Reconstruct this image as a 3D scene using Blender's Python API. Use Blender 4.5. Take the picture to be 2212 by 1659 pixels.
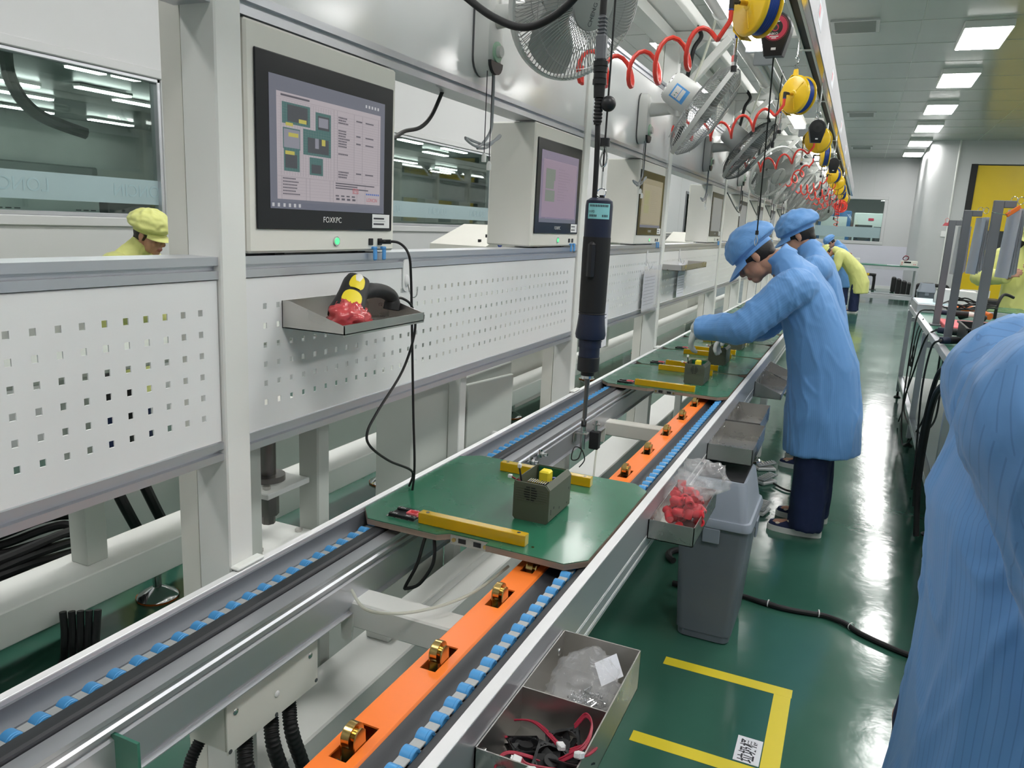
import bpy, bmesh, math, random
from math import pi, sin, cos, radians, sqrt
from mathutils import Vector, Matrix, noise as mnoise
V = Vector
random.seed(7)
S = bpy.context.scene
COL = S.collection
for o in list(bpy.data.objects):
    bpy.data.objects.remove(o)

# ------------------------------------------------------------ camera
cam_d = bpy.data.cameras.new('camera'); cam = bpy.data.objects.new('camera', cam_d); COL.objects.link(cam)
cam_d.sensor_fit = 'HORIZONTAL'; cam_d.sensor_width = 36.0; cam_d.lens = 1660.0/2212.0*36.0
cam_d.clip_start = 0.02; cam_d.clip_end = 200
cam.matrix_world = Matrix(((0.91130456, -0.12747423, 0.39150264, 0.0),
                           (0.40892455, 0.16934986, -0.89671698, 0.0),
                           (0.04800739, 0.97727731, 0.20645664, 1.48),
                           (0, 0, 0, 1)))
S.camera = cam
# ------------------------------------------------------------ view, world
S.view_settings.view_transform = 'Standard'; S.view_settings.look = 'None'
S.view_settings.gamma = 1.0; S.view_settings.use_curve_mapping = False
S.view_settings.exposure = 0.0
W = bpy.data.worlds.new('world'); S.world = W; W.use_nodes = True
W.node_tree.nodes['Background'].inputs[0].default_value = (0.8, 0.86, 0.9, 1)
W.node_tree.nodes['Background'].inputs[1].default_value = 0.25
LAMP_E = 27.0     # ceiling panel lamps
TUBE_E = 8.5     # tubes over the line
S.cycles.max_bounces = 8; S.cycles.transparent_max_bounces = 12
S.cycles.sample_clamp_indirect = 6.0

# ------------------------------------------------------------ materials
MAT = {}
def mat(name, col, rough=0.5, metal=0.0, var=0.06, vscale=3.0, bump=0.0, bscale=60.0, coat=0.0, emis=None, estr=0.0,
        trans=0.0, ior=1.45, rvar=0.0, alpha=1.0, sheen=0.0, stretch=None, spec=0.5, sub=0.0):
    m = bpy.data.materials.new(name); m.use_nodes = True
    nt = m.node_tree; N = nt.nodes; L = nt.links; b = N['Principled BSDF']
    b.inputs['Roughness'].default_value = rough; b.inputs['Metallic'].default_value = metal
    b.inputs['Base Color'].default_value = (*col, 1)
    b.inputs['Coat Weight'].default_value = coat; b.inputs['Coat Roughness'].default_value = 0.08
    b.inputs['Transmission Weight'].default_value = trans; b.inputs['IOR'].default_value = ior
    b.inputs['Alpha'].default_value = alpha
    b.inputs['Specular IOR Level'].default_value = spec
    if sub: b.inputs['Subsurface Weight'].default_value = sub; b.inputs['Subsurface Radius'].default_value = (.01, .004, .002)
    if sheen: b.inputs['Sheen Weight'].default_value = sheen
    if emis: b.inputs['Emission Color'].default_value = (*emis, 1); b.inputs['Emission Strength'].default_value = estr
    tc = N.new('ShaderNodeTexCoord'); mp = N.new('ShaderNodeMapping'); L.new(tc.outputs['Object'], mp.inputs[0])
    if stretch: mp.inputs['Scale'].default_value = stretch
    if var > 0:
        n = N.new('ShaderNodeTexNoise'); n.inputs['Scale'].default_value = vscale; n.inputs['Detail'].default_value = 5
        L.new(mp.outputs[0], n.inputs['Vector'])
        r = N.new('ShaderNodeMapRange'); r.inputs[1].default_value = .3; r.inputs[2].default_value = .7
        r.inputs[3].default_value = 1 - var; r.inputs[4].default_value = 1 + var
        L.new(n.outputs[0], r.inputs[0])
        x = N.new('ShaderNodeMix'); x.data_type = 'RGBA'; x.blend_type = 'MULTIPLY'; x.inputs[0].default_value = 1
        x.inputs[6].default_value = (*col, 1)
        L.new(r.outputs[0], x.inputs[7]); L.new(x.outputs[2], b.inputs['Base Color'])
        if rvar:
            q = N.new('ShaderNodeMapRange'); q.inputs[1].default_value = .3; q.inputs[2].default_value = .7
            q.inputs[3].default_value = max(0, rough - rvar); q.inputs[4].default_value = rough + rvar
            L.new(n.outputs[0], q.inputs[0]); L.new(q.outputs[0], b.inputs['Roughness'])
    if bump > 0:
        n2 = N.new('ShaderNodeTexNoise'); n2.inputs['Scale'].default_value = bscale; n2.inputs['Detail'].default_value = 4
        L.new(mp.outputs[0], n2.inputs['Vector'])
        bp = N.new('ShaderNodeBump'); bp.inputs['Strength'].default_value = bump; bp.inputs['Distance'].default_value = .01
        L.new(n2.outputs[0], bp.inputs['Height']); L.new(bp.outputs[0], b.inputs['Normal'])
    MAT[name] = m
    return m
mat('white_paint', (.79, .80, .77), .38, var=.02)
mat('cream_paint', (.77, .76, .70), .42, var=.02)
mat('grey_paint', (.50, .53, .49), .45, var=.03)
mat('peg_white', (.80, .81, .81), .32, var=.015)
mat('gloss_panel', (.74, .75, .75), .14, var=.02, bump=.02, bscale=5)
mat('wall_panel', (.57, .58, .585), .35, var=.02, vscale=.6)
mat('aluminium', (.62, .63, .67), .36, metal=.75, var=.05, vscale=6, stretch=(1, .05, 1))
mat('aluminium_dark', (.16, .17, .19), .4, metal=.5, var=.05)
mat('aluminium_light', (.83, .83, .84), .45, metal=.25, var=.04, vscale=9)
mat('steel', (.54, .525, .50), .30, metal=.95, var=.08, vscale=8, rvar=.08)
mat('steel_dark', (.20, .19, .18), .35, metal=.9, var=.12, vscale=12)
mat('chrome', (.75, .75, .75), .12, metal=1.0, var=0)
mat('brass', (.62, .44, .17), .22, metal=1.0, var=.08, vscale=30)
mat('black_plastic', (.018, .018, .02), .4, var=.1)
mat('black_rubber', (.014, .014, .015), .55, var=.1)
mat('dark_guide', (.035, .037, .042), .42, var=.2, vscale=14, stretch=(4, .3, 4))
mat('grey_plastic', (.36, .38, .40), .4, var=.03)
mat('fan_white', (.66, .67, .65), .3, var=.02)
mat('fan_grey', (.36, .37, .36), .35, var=.02)
mat('fan_dark', (.10, .105, .11), .4, var=.03)
mat('roller_blue', (.075, .32, .66), .35, var=.05)
mat('link_grey', (.42, .43, .43), .5, var=.05)
mat('orange_paint', (.93, .21, .03), .38, var=.03)
mat('pallet_green', (.026, .15, .085), .27, var=.10, vscale=5, coat=.12, rvar=.06, bump=.015, bscale=25)
mat('wood_edge', (.30, .23, .18), .65, var=.2, vscale=10, stretch=(1, 1, 12))
mat('acrylic', (.80, .50, .01), .12, var=.03, trans=.35, ior=1.3, coat=.3)
mat('device_green', (.092, .102, .072), .5, var=.04)
mat('pcb_green', (.01, .10, .05), .4, var=.1)
mat('tape_yellow', (.78, .63, .03), .4, var=.06)
mat('yellow_part', (.85, .68, .03), .45, var=.03)
mat('copper', (.6, .25, .08), .35, metal=.7)
mat('white_plastic', (.80, .80, .80), .4, var=.02)
mat('red_plastic', (.72, .03, .045), .3, var=.08)
mat('pink_foam', (.83, .17, .19), .7, var=.06)
mat('wire_red', (.40, .02, .05), .4, var=.05)
mat('bin_grey', (.155, .175, .21), .45, var=.05, bump=.03, bscale=150)
mat('bin_lid', (.25, .285, .34), .42, var=.04)
mat('reel_yellow', (.88, .57, .02), .22, var=.04, coat=.4)
mat('hose_blue', (.02, .06, .30), .3, var=.05)
mat('hose_red', (.90, .075, .055), .3, var=.03, trans=.15)
mat('label_red', (.55, .03, .08), .4)
mat('skin', (.50, .27, .185), .5, var=.06, vscale=20, sub=.12)
mat('lip', (.40, .15, .12), .45)
mat('hair', (.014, .011, .010), .45, var=.2, bump=.3, bscale=220)
mat('glove', (.55, .57, .56), .8, var=.04, bump=.1, bscale=300)
mat('navy', (.012, .022, .075), .75, var=.15, vscale=8, bump=.15, bscale=30)
mat('shoe_sole', (.72, .72, .70), .5)
mat('sock', (.62, .55, .46), .8)
mat('paper', (.80, .81, .86), .7, var=.02)
mat('film', (.9, .9, .93), .12, trans=.0, alpha=.28, var=0, coat=.5)
mat('bag_film', (.93, .93, .95), .10, alpha=.17, var=0, coat=.6, bump=.35, bscale=45)
mat('bag_neck_film', (.93, .93, .95), .07, alpha=.22, var=0, coat=.9, bump=.7, bscale=30)
mat('bag_film_red', (.93, .93, .95), .08, alpha=.09, var=0, coat=.8, bump=.6, bscale=38)
mat('red_wrap', (.80, .10, .11), .18, var=.12, vscale=40, trans=.25, coat=.5)
mat('screen_black', (.012, .013, .016), .22, var=0)
mat('yellow_door', (.78, .55, .012), .35, var=.06, vscale=1.2, bump=.06, bscale=4)
mat('dark_window', (.05, .055, .06), .15, var=0)
mat('ceiling_paint', (.46, .485, .46), .24, var=.03, vscale=.7)
mat('dial_green', (.42, .66, .48), .4)
mat('fascia_metal', (.40, .40, .43), .5, metal=.3, var=.04)
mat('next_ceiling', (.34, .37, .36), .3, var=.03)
mat('wire_silver', (.40, .41, .41), .38, metal=.5, var=0)
mat('strip_text', (.30, .42, .45), .5)
mat('stand_grey', (.16, .165, .18), .45, var=.03)
mat('lilac_wall', (.66, .66, .74), .5, var=.01)
mat('navy_tool', (.016, .022, .05), .38, var=.05)
mat('sticker_cyan', (.30, .68, .70), .5)
mat('sticker_blue', (.10, .35, .75), .4)
mat('logo_blue', (.02, .06, .32), .4)
mat('led_green', (.05, .6, .15), .3, emis=(.1, 1, .3), estr=1.2)
mat('amber', (.9, .45, .02), .3, emis=(1, .45, .03), estr=3)
mat('light_panel', (1, 1, 1), .4, var=0, emis=(1, .985, .96), estr=LAMP_E)
mat('tube_light', (1, 1, 1), .4, var=0, emis=(1, .985, .96), estr=TUBE_E)
mat('back_light', (1, 1, 1), .4, var=0, emis=(.95, 1, .97), estr=20)
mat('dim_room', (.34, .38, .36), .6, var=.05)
mat('machine_white', (.62, .66, .66), .45, var=.03)
mat('machine_blue', (.05, .15, .35), .45, var=.03)
mat('tank_orange', (.75, .16, .02), .5)
mat('duct', (.62, .62, .60), .18, var=.02)
mat('translucent_tube', (.72, .73, .62), .3, alpha=.6, var=0)
mat('olive_door', (.30, .33, .27), .5)
mat('bench_top', (.05, .20, .14), .3, var=.05)
mat('bench_mat', (.45, .62, .68), .4, var=.02)
mat('ink', (.03, .03, .04), .6, var=0)
mat('ink_red', (.5, .03, .06), .6, var=0)

def floor_mat():
    m = mat('epoxy_floor', (.040, .128, .092), .13, var=.14, vscale=1.3, coat=.0, rvar=.05)
    nt = m.node_tree; N = nt.nodes; L = nt.links; b = N['Principled BSDF']
    tc = N.new('ShaderNodeTexCoord'); n = N.new('ShaderNodeTexNoise'); n.inputs['Scale'].default_value = 2.2; n.inputs['Detail'].default_value = 3
    n3 = N.new('ShaderNodeTexNoise'); n3.inputs['Scale'].default_value = 14; n3.inputs['Detail'].default_value = 3
    L.new(tc.outputs['Object'], n.inputs[0]); L.new(tc.outputs['Object'], n3.inputs[0])
    a = N.new('ShaderNodeMath'); a.operation = 'MULTIPLY_ADD'; a.inputs[1].default_value = .25
    L.new(n3.outputs[0], a.inputs[0]); L.new(n.outputs[0], a.inputs[2])
    bp = N.new('ShaderNodeBump'); bp.inputs['Strength'].default_value = .05; bp.inputs['Distance'].default_value = .05
    L.new(a.outputs[0], bp.inputs['Height']); L.new(bp.outputs[0], b.inputs['Normal'])
    b.inputs['Specular IOR Level'].default_value = .75
    return m
floor_mat()

def fabric(name, col, line, pitch, depth=.35):
    """cloth with thin woven conductive lines running along the limb (per-vertex 'stripe' coordinate in metres)"""
    m = mat(name, col, .58, var=.05, vscale=5, bump=.30, bscale=7, sheen=.15)
    nt = m.node_tree; N = nt.nodes; L = nt.links; b = N['Principled BSDF']
    for q in N:
        if q.type == 'TEX_NOISE' and q.inputs['Scale'].default_value == 7: q.noise_type = 'RIDGED_MULTIFRACTAL'; q.inputs['Detail'].default_value = 3
    src = b.inputs['Base Color'].links[0].from_socket
    at = N.new('ShaderNodeAttribute'); at.attribute_name = 'stripe'
    d = N.new('ShaderNodeMath'); d.operation = 'DIVIDE'; d.inputs[1].default_value = pitch; L.new(at.outputs['Fac'], d.inputs[0])
    f = N.new('ShaderNodeMath'); f.operation = 'FRACT'; L.new(d.outputs[0], f.inputs[0])
    s = N.new('ShaderNodeMath'); s.operation = 'LESS_THAN'; s.inputs[1].default_value = .14; L.new(f.outputs[0], s.inputs[0])
    k = N.new('ShaderNodeMath'); k.operation = 'MULTIPLY'; k.inputs[1].default_value = depth; L.new(s.outputs[0], k.inputs[0])
    x = N.new('ShaderNodeMix'); x.data_type = 'RGBA'; L.new(k.outputs[0], x.inputs[0]); L.new(src, x.inputs[6]); x.inputs[7].default_value = (*line, 1)
    L.new(x.outputs[2], b.inputs['Base Color'])
    return m
fabric('blue_cloth', (.135, .33, .68), (.05, .15, .40), .0075)
fabric('yellow_cloth', (.72, .74, .26), (.50, .52, .14), .0075, .25)

def glass_mat(name, tint, refl):
    m = bpy.data.materials.new(name); m.use_nodes = True; nt = m.node_tree; N = nt.nodes; L = nt.links
    out = N['Material Output']; N.remove(N['Principled BSDF'])
    t = N.new('ShaderNodeBsdfTransparent'); t.inputs[0].default_value = (*tint, 1)
    g = N.new('ShaderNodeBsdfGlossy'); g.inputs[0].default_value = (.9, .95, .93, 1); g.inputs['Roughness'].default_value = .01
    lw = N.new('ShaderNodeLayerWeight'); lw.inputs[0].default_value = .5
    pw = N.new('ShaderNodeMath'); pw.operation = 'POWER'; pw.inputs[1].default_value = 4.0; L.new(lw.outputs['Facing'], pw.inputs[0])
    fr = N.new('ShaderNodeMath'); fr.operation = 'MULTIPLY_ADD'; fr.inputs[1].default_value = refl; fr.inputs[2].default_value = .045; L.new(pw.outputs[0], fr.inputs[0])
    mx = N.new('ShaderNodeMixShader'); L.new(fr.outputs[0], mx.inputs[0]); L.new(t.outputs[0], mx.inputs[1]); L.new(g.outputs[0], mx.inputs[2])
    L.new(mx.outputs[0], out.inputs[0]); MAT[name] = m
glass_mat('window_glass', (.80, .87, .84), .7)
def frost():
    m = mat('frost_strip', (.42, .55, .58), .4, var=.02, alpha=.72)
frost()

# ------------------------------------------------------------ mesh builder
class M:
    def __init__(s):
        s.v = []; s.f = []; s.mi = []; s.m = 0
    def add(s, vs, fs):
        o = len(s.v); s.v += [tuple(x) for x in vs]
        for f in fs: s.f.append(tuple(i + o for i in f)); s.mi.append(s.m)
        return s
    def box(s, x0, x1, y0, y1, z0, z1, b=0.0, T=None):
        if x0 > x1: x0, x1 = x1, x0
        if y0 > y1: y0, y1 = y1, y0
        if z0 > z1: z0, z1 = z1, z0
        b = min(b, (x1-x0)*.45, (y1-y0)*.45, (z1-z0)*.45)
        if b <= 0:
            vs = [(x, y, z) for x in (x0, x1) for y in (y0, y1) for z in (z0, z1)]
            fs = [(0, 1, 3, 2), (4, 6, 7, 5), (0, 4, 5, 1), (2, 3, 7, 6), (0, 2, 6, 4), (1, 5, 7, 3)]
        else:
            vs = []; idx = {}
            for sx in (0, 1):
                for sy in (0, 1):
                    for sz in (0, 1):
                        X = (x0, x1)[sx]; Y = (y0, y1)[sy]; Z = (z0, z1)[sz]
                        dx = b*(1-2*sx); dy = b*(1-2*sy); dz = b*(1-2*sz)
                        for k, p in enumerate(((X, Y+dy, Z+dz), (X+dx, Y, Z+dz), (X+dx, Y+dy, Z))):
                            idx[sx, sy, sz, k] = len(vs); vs.append(p)
            I = lambda *a: idx[a]
            fs = []
            for q in (0, 1):
                fs.append((I(q,0,0,0), I(q,0,1,0), I(q,1,1,0), I(q,1,0,0)))
                fs.append((I(0,q,0,1), I(1,q,0,1), I(1,q,1,1), I(0,q,1,1)))
                fs.append((I(0,0,q,2), I(0,1,q,2), I(1,1,q,2), I(1,0,q,2)))
            for a in (0, 1):
                for c in (0, 1):
                    fs.append((I(a,c,0,0), I(a,c,1,0), I(a,c,1,1), I(a,c,0,1)))
                    fs.append((I(a,0,c,0), I(a,1,c,0), I(a,1,c,2), I(a,0,c,2)))
                    fs.append((I(0,a,c,1), I(1,a,c,1), I(1,a,c,2), I(0,a,c,2)))
                    for e in (0, 1):
                        fs.append((I(a,c,e,0), I(a,c,e,1), I(a,c,e,2)))
        if T: vs = [T @ V(p) for p in vs]
        return s.add(vs, fs)
    def bar(s, p0, p1, w, h, up=(0, 0, 1), b=0.0):
        p0 = V(p0); p1 = V(p1); d = p1-p0; L = d.length; d.normalize(); u = V(up); sd = d.cross(u)
        if sd.length < 1e-4: u = V((1, 0, 0)); sd = d.cross(u)
        sd.normalize(); u = sd.cross(d)
        T = Matrix((sd, d, u)).transposed().to_4x4(); T.translation = p0
        return s.box(-w/2, w/2, 0, L, -h/2, h/2, b, T)
    def ring(s, c, u, w, r, n, r2=None, ph=0):
        r2 = r if r2 is None else r2
        return [V(c) + u*(r*cos(2*pi*i/n+ph)) + w*(r2*sin(2*pi*i/n+ph)) for i in range(n)]
    def loft(s, rings, caps=True, closed=False):
        n = len(rings[0]); vs = [p for r in rings for p in r]; fs = []
        k = len(rings)
        for a in range(k if closed else k-1):
            c = (a+1) % k
            for i in range(n):
                j = (i+1) % n; fs.append((a*n+i, a*n+j, c*n+j, c*n+i))
        if caps and not closed:
            fs.append(tuple(range(n-1, -1, -1))); fs.append(tuple(range((k-1)*n, k*n)))
        return s.add(vs, fs)
    def cyl(s, p0, p1, r0, r1=None, n=16, caps=True):
        p0 = V(p0); p1 = V(p1); r1 = r0 if r1 is None else r1
        d = (p1-p0).normalized(); u = d.orthogonal().normalized(); w = d.cross(u)
        return s.loft([s.ring(p0, u, w, r0, n), s.ring(p1, u, w, r1, n)], caps)
    def tube(s, path, r, n=8, caps=True, closed=False):
        P = [V(p) for p in path]; k = len(P); rings = []; u = None
        for i in range(k):
            a = P[(i-1) % k] if (closed or i > 0) else P[i]; c = P[(i+1) % k] if (closed or i < k-1) else P[i]
            d = (c-a)
            if d.length < 1e-9: d = V((0, 0, 1))
            d.normalize()
            if u is None: u = d.orthogonal().normalized()
            else:
                u = u - d*u.dot(d)
                u = u.normalized() if u.length > 1e-6 else d.orthogonal().normalized()
            rr = r[i] if isinstance(r, (list, tuple)) else r
            rings.append(s.ring(P[i], u, d.cross(u), rr, n))
        return s.loft(rings, caps, closed)
    def lathe(s, prof, n=24, T=None, a0=0, a1=2*pi):
        full = abs(a1-a0-2*pi) < 1e-6; k = n if full else n+1; vs = []; fs = []
        for (r, z) in prof:
            for i in range(k):
                a = a0+(a1-a0)*i/n; vs.append(V((r*cos(a), r*sin(a), z)))
        for j in range(len(prof)-1):
            for i in range(n):
                q = (i+1) % k if full else i+1
                fs.append((j*k+i, j*k+q, (j+1)*k+q, (j+1)*k+i))
        if T: vs = [T @ p for p in vs]
        return s.add(vs, fs)
    def ell(s, c, r, n=16, m=10, T=None):
        vs = []; fs = []
        R = (r, r, r) if not isinstance(r, (tuple, list)) else r
        vs.append(V((0, 0, -R[2])))
        for j in range(1, m):
            t = -pi/2+pi*j/m
            for i in range(n): vs.append(V((R[0]*cos(t)*cos(2*pi*i/n), R[1]*cos(t)*sin(2*pi*i/n), R[2]*sin(t))))
        vs.append(V((0, 0, R[2])))
        for i in range(n):
            q = (i+1) % n; fs.append((0, 1+q, 1+i))
            for j in range(m-2): fs.append((1+j*n+i, 1+j*n+q, 1+(j+1)*n+q, 1+(j+1)*n+i))
            fs.append((1+(m-2)*n+i, 1+(m-2)*n+q, len(vs)-1))
        if T: vs = [T @ p for p in vs]
        return s.add([p+V(c) for p in vs], fs)
    def prism(s, poly, axis, a0, a1):
        n = len(poly); ar = sum(poly[i][0]*poly[(i+1) % n][1]-poly[(i+1) % n][0]*poly[i][1] for i in range(n))
        if ar < 0: poly = poly[::-1]
        def P(p, a): return {'x': (a, p[0], p[1]), 'y': (p[0], a, p[1]), 'z': (p[0], p[1], a)}[axis]
        if a0 > a1: a0, a1 = a1, a0
        vs = [P(p, a0) for p in poly]+[P(p, a1) for p in poly]
        fs = [tuple(range(n-1, -1, -1)), tuple(range(n, 2*n))]+[(i, (i+1) % n, n+(i+1) % n, n+i) for i in range(n)]
        if axis == 'y': fs = [f[::-1] for f in fs]
        return s.add(vs, fs)
    def quad(s, a, b, c, d): return s.add([a, b, c, d], [(0, 1, 2, 3)])
    def data(s, name, mats, ang=35):
        me = bpy.data.meshes.new(name); me.from_pydata([tuple(p) for p in s.v], [], s.f)
        for m in (mats if isinstance(mats, (list, tuple)) else [mats]): me.materials.append(MAT[m])
        me.polygons.foreach_set('material_index', s.mi)
        me.polygons.foreach_set('use_smooth', [True]*len(me.polygons)); me.update()
        me.set_sharp_from_angle(angle=radians(ang))
        return me
    def build(s, name, mats, parent=None, T=None, ang=35):
        o = bpy.data.objects.new(name, s.data(name, mats, ang)); COL.objects.link(o)
        if parent: o.parent = parent
        if T is not None: o.matrix_local = T
        return o
def tag(o, label, cat, group=None, kind=None):
    o['label'] = label; o['category'] = cat
    if group: o['group'] = group
    if kind: o['kind'] = kind
    return o
def thing(name, label, cat, loc=(0, 0, 0), rz=0, group=None):
    o = bpy.data.objects.new(name, None); COL.objects.link(o); o.location = loc; o.rotation_euler = (0, 0, rz)
    o.empty_display_size = .05
    return tag(o, label, cat, group)
def struct(name, m, mats, parent=None):
    o = m.build(name, mats, parent)
    if not parent: o['kind'] = 'structure'
    return o
def dup(root, loc=None, rz=None, label=None, group=None, R=None):
    def cp(o, par):
        c = o.copy(); COL.objects.link(c)
        if par: c.parent = par
        for ch in o.children: cp(ch, c)
        return c
    c = cp(root, None)
    if loc is not None: c.location = loc
    if rz is not None: c.rotation_euler = (0, 0, rz)
    if R is not None: c.rotation_euler = R
    if label: c['label'] = label
    if group: c['group'] = group
    return c
def evaluated_mesh(o):
    """mesh of one object with its modifiers applied, worked out in a small scratch scene"""
    sc = bpy.data.scenes.new('scratch'); sc.collection.objects.link(o)
    vl = sc.view_layers[0]; vl.update(); dg = vl.depsgraph
    me = bpy.data.meshes.new_from_object(o.evaluated_get(dg), depsgraph=dg)
    bpy.data.objects.remove(o); bpy.data.scenes.remove(sc)
    return me
def text_mesh(txt, size, name, m, parent=None, T=None, depth=.0005, align='CENTER', sx=1.0, sy=1.0, bold=0.0):
    cu = bpy.data.curves.new(name, 'FONT'); cu.body = txt; cu.size = size; cu.extrude = depth; cu.offset = bold; cu.align_x = align; cu.align_y = 'CENTER'
    t = bpy.data.objects.new(name, cu); me = evaluated_mesh(t)
    me.transform(Matrix.Diagonal((sx, sy, 1, 1)))
    me.materials.clear(); me.materials.append(MAT[m]); me.name = name
    o = bpy.data.objects.new(name, me); COL.objects.link(o)
    if parent: o.parent = parent
    if T is not None: o.matrix_local = T
    return o
def frame(x, y, z, loc=(0, 0, 0)):
    T = Matrix((V(x).normalized(), V(y).normalized(), V(z).normalized())).transposed().to_4x4(); T.translation = V(loc)
    return T
def lerp(a, b, t): return a+(b-a)*t
def spline(pts, k=8):
    P = [V(p) for p in pts]; out = []
    for i in range(len(P)-1):
        a = P[max(i-1, 0)]; b = P[i]; c = P[i+1]; d = P[min(i+2, len(P)-1)]
        for j in range(k):
            t = j/k
            out.append(.5*((2*b)+(c-a)*t+(2*a-5*b+4*c-d)*t*t+(3*b-a-3*c+d)*t**3))
    out.append(P[-1]); return out
# ============================================================ THE SETTING
XL, XR, YB, YF, H = -4.4, 6.2, 26.6, -3.0, 3.9
YD = 21.9                                                    # wall with the yellow door
struct('floor', M().box(-13, 9, -4, 34, -.1, 0), 'epoxy_floor')
m = M().box(-13, 9, -4, 34, H, H+.1)
c = struct('ceiling', m, 'ceiling_paint')
m = M()
for i in range(26): m.box(XL, XR, -2.4+i*1.15, -2.394+i*1.15, H-.003, H-.0005)
for x in (-3.2, -2.0, .3, 2.2, 3.4): m.box(x, x+.006, YF, YB, H-.003, H-.0005)
c2 = m.build('seam', 'grey_paint', c)
# left wall with two windows and a doorway
m = M(); t = .08
def wall_x(m, x0, x1, segs):
    for (y0, y1, z0, z1) in segs: m.box(x0, x1, y0, y1, z0, z1)
wz0, wz1 = 1.385, 2.29
wall_x(m, XL-t, XL, [(YF, 1.0, 0, H), (1.0, 3.97, 0, wz0), (1.0, 3.97, wz1, H), (3.97, 6.0, 0, H), (6.0, 9.15, 0, wz0), (6.0, 9.15, wz1, H),
                     (9.15, 21.0, 0, H), (21.0, 23.4, 2.42, H), (23.4, YB, 0, H)])
wl = struct('wall_left', m, 'wall_panel')
m = M()
for y in (.2, 4.6, 5.7, 9.9, 11.2, 12.5, 13.8, 15.1, 16.4, 17.7, 19, 20.3): m.box(XL, XL+.002, y, y+.005, 0, H)
m.build('seam', 'grey_paint', wl)
for k, (y0, y1) in enumerate(((1.0, 3.97), (6.0, 9.15))):
    w = M()
    for (a, b, c_, d) in ((y0-.06, y1+.06, wz1, wz1+.06), (y0-.06, y1+.06, wz0-.06, wz0), (y0-.06, y0, wz0, wz1), (y1, y1+.06, wz0, wz1)):
        w.box(XL-.1, XL+.018, a, b, c_, d, .006)
    fr = struct('window_%d' % (k+1), w, 'wall_panel')
    w = M()
    for (a, b, c_, d) in ((y0, y1, wz1-.025, wz1), (y0, y1, wz0, wz0+.025), (y0, y0+.025, wz0, wz1), (y1-.025, y1, wz0, wz1)):
        w.box(XL-.06, XL+.005, a, b, c_, d, .004)
    w.build('inner_frame', 'aluminium', fr)
    M().box(XL-.035, XL-.030, y0+.02, y1-.02, wz0+.02, wz1-.02).build('glass_pane', 'window_glass', fr)
    M().box(XL-.0295, XL-.0285, y0+.02, y1-.02, wz0+.09, wz0+.25).build('frosted_strip', 'frost_strip', fr)
    for y in ((2.0, 2.95, 3.8) if k == 0 else (6.8, 7.8, 8.8)):
        text_mesh('LONCIN', .11, 'strip_lettering', 'strip_text', fr, frame((0, -1, 0), (0, 0, 1), (-1, 0, 0), (XL-.027, y, wz0+.17)), .0002)
d = struct('door_1', M().box(XL-.1, XL+.02, 20.93, 21.0, 0, 2.42, .004).box(XL-.1, XL+.02, 23.4, 23.47, 0, 2.42, .004).box(XL-.1, XL+.02, 20.93, 23.47, 2.42, 2.49, .004), 'stand_grey')
# back wall with window
m = M(); bx0, bx1, bz0, bz1 = -1.6, .48, 1.42, 2.67
for (x0, x1, z0, z1) in ((XL-t, bx0, 0, H), (bx0, bx1, 0, bz0), (bx0, bx1, bz1, H), (bx1, 1.6, 0, H)): m.box(x0, x1, YB, YB+t, z0, z1)
wb = struct('wall_back', m, 'wall_panel')
M().box(XL, 1.27, YB-.004, YB-.0005, .09, 1.30).build('lower_panel', 'lilac_wall', wb)
m = M()
for x in (-3.2, -2.0, -.3, .12): m.box(x, x+.006, YB-.003, YB, 1.31 if x > -1.6 and 0 else 2.8, H)
m.build('seam', 'grey_paint', wb)
struct('baseboard_back', M().box(XL, 1.3, YB-.02, YB-.0045, 0, .09), 'peg_white')
w = M()
for (a, b, c_, d) in ((bx0-.1, bx1+.1, bz1, bz1+.1), (bx0-.1, bx1+.1, bz0-.1, bz0), (bx0-.1, bx0, bz0, bz1), (bx1, bx1+.1, bz0, bz1)): w.box(a, b, YB-.02, YB+.1, c_, d, .01)
fr = struct('window_3', w, 'wall_panel')
M().box(bx0, bx1, YB+.03, YB+.035, bz0, bz1).build('glass_pane', 'window_glass', fr)
M().box(bx0, bx1, YB+.0285, YB+.0295, bz0+.1, bz0+.42).build('frosted_strip', 'frost_strip', fr)
# corner column and wall that holds the yellow door
m = M(); poly = [(1.27, YB), (1.27, YD+.3)]+[(1.57-.3*cos(a*pi/16), YD+.3-.3*sin(a*pi/16)) for a in range(1, 8)]+[(1.57, YD), (2.16, YD), (2.16, YD+t), (1.62, YD+t), (1.40, YD+.32), (1.40, YB)]
m.prism(poly, 'z', 0, H)
m.box(2.16, 5.0, YD, YD+t, 3.36, H).box(5.0, XR, YD, YD+t, 0, H)
wr = struct('wall_back_right', m, 'wall_panel')
M().cyl((1.86, YD-.02, 0), (1.86, YD-.02, H), .022, n=10).build('conduit', 'white_paint', wr)
M().box(1.74, 1.87, YD-.03, YD, 1.62, 1.76, .005).box(1.785, 1.825, YD-.034, YD-.029, 1.66, 1.72).build('wall_switch', 'white_plastic', wr)
struct('wall_right', M().box(XR, XR+t, YF, YD+t, 0, H), 'wall_panel')
struct('wall_rear', M().box(-13, 9, YF-t, YF, 0, H), 'wall_panel')
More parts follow.
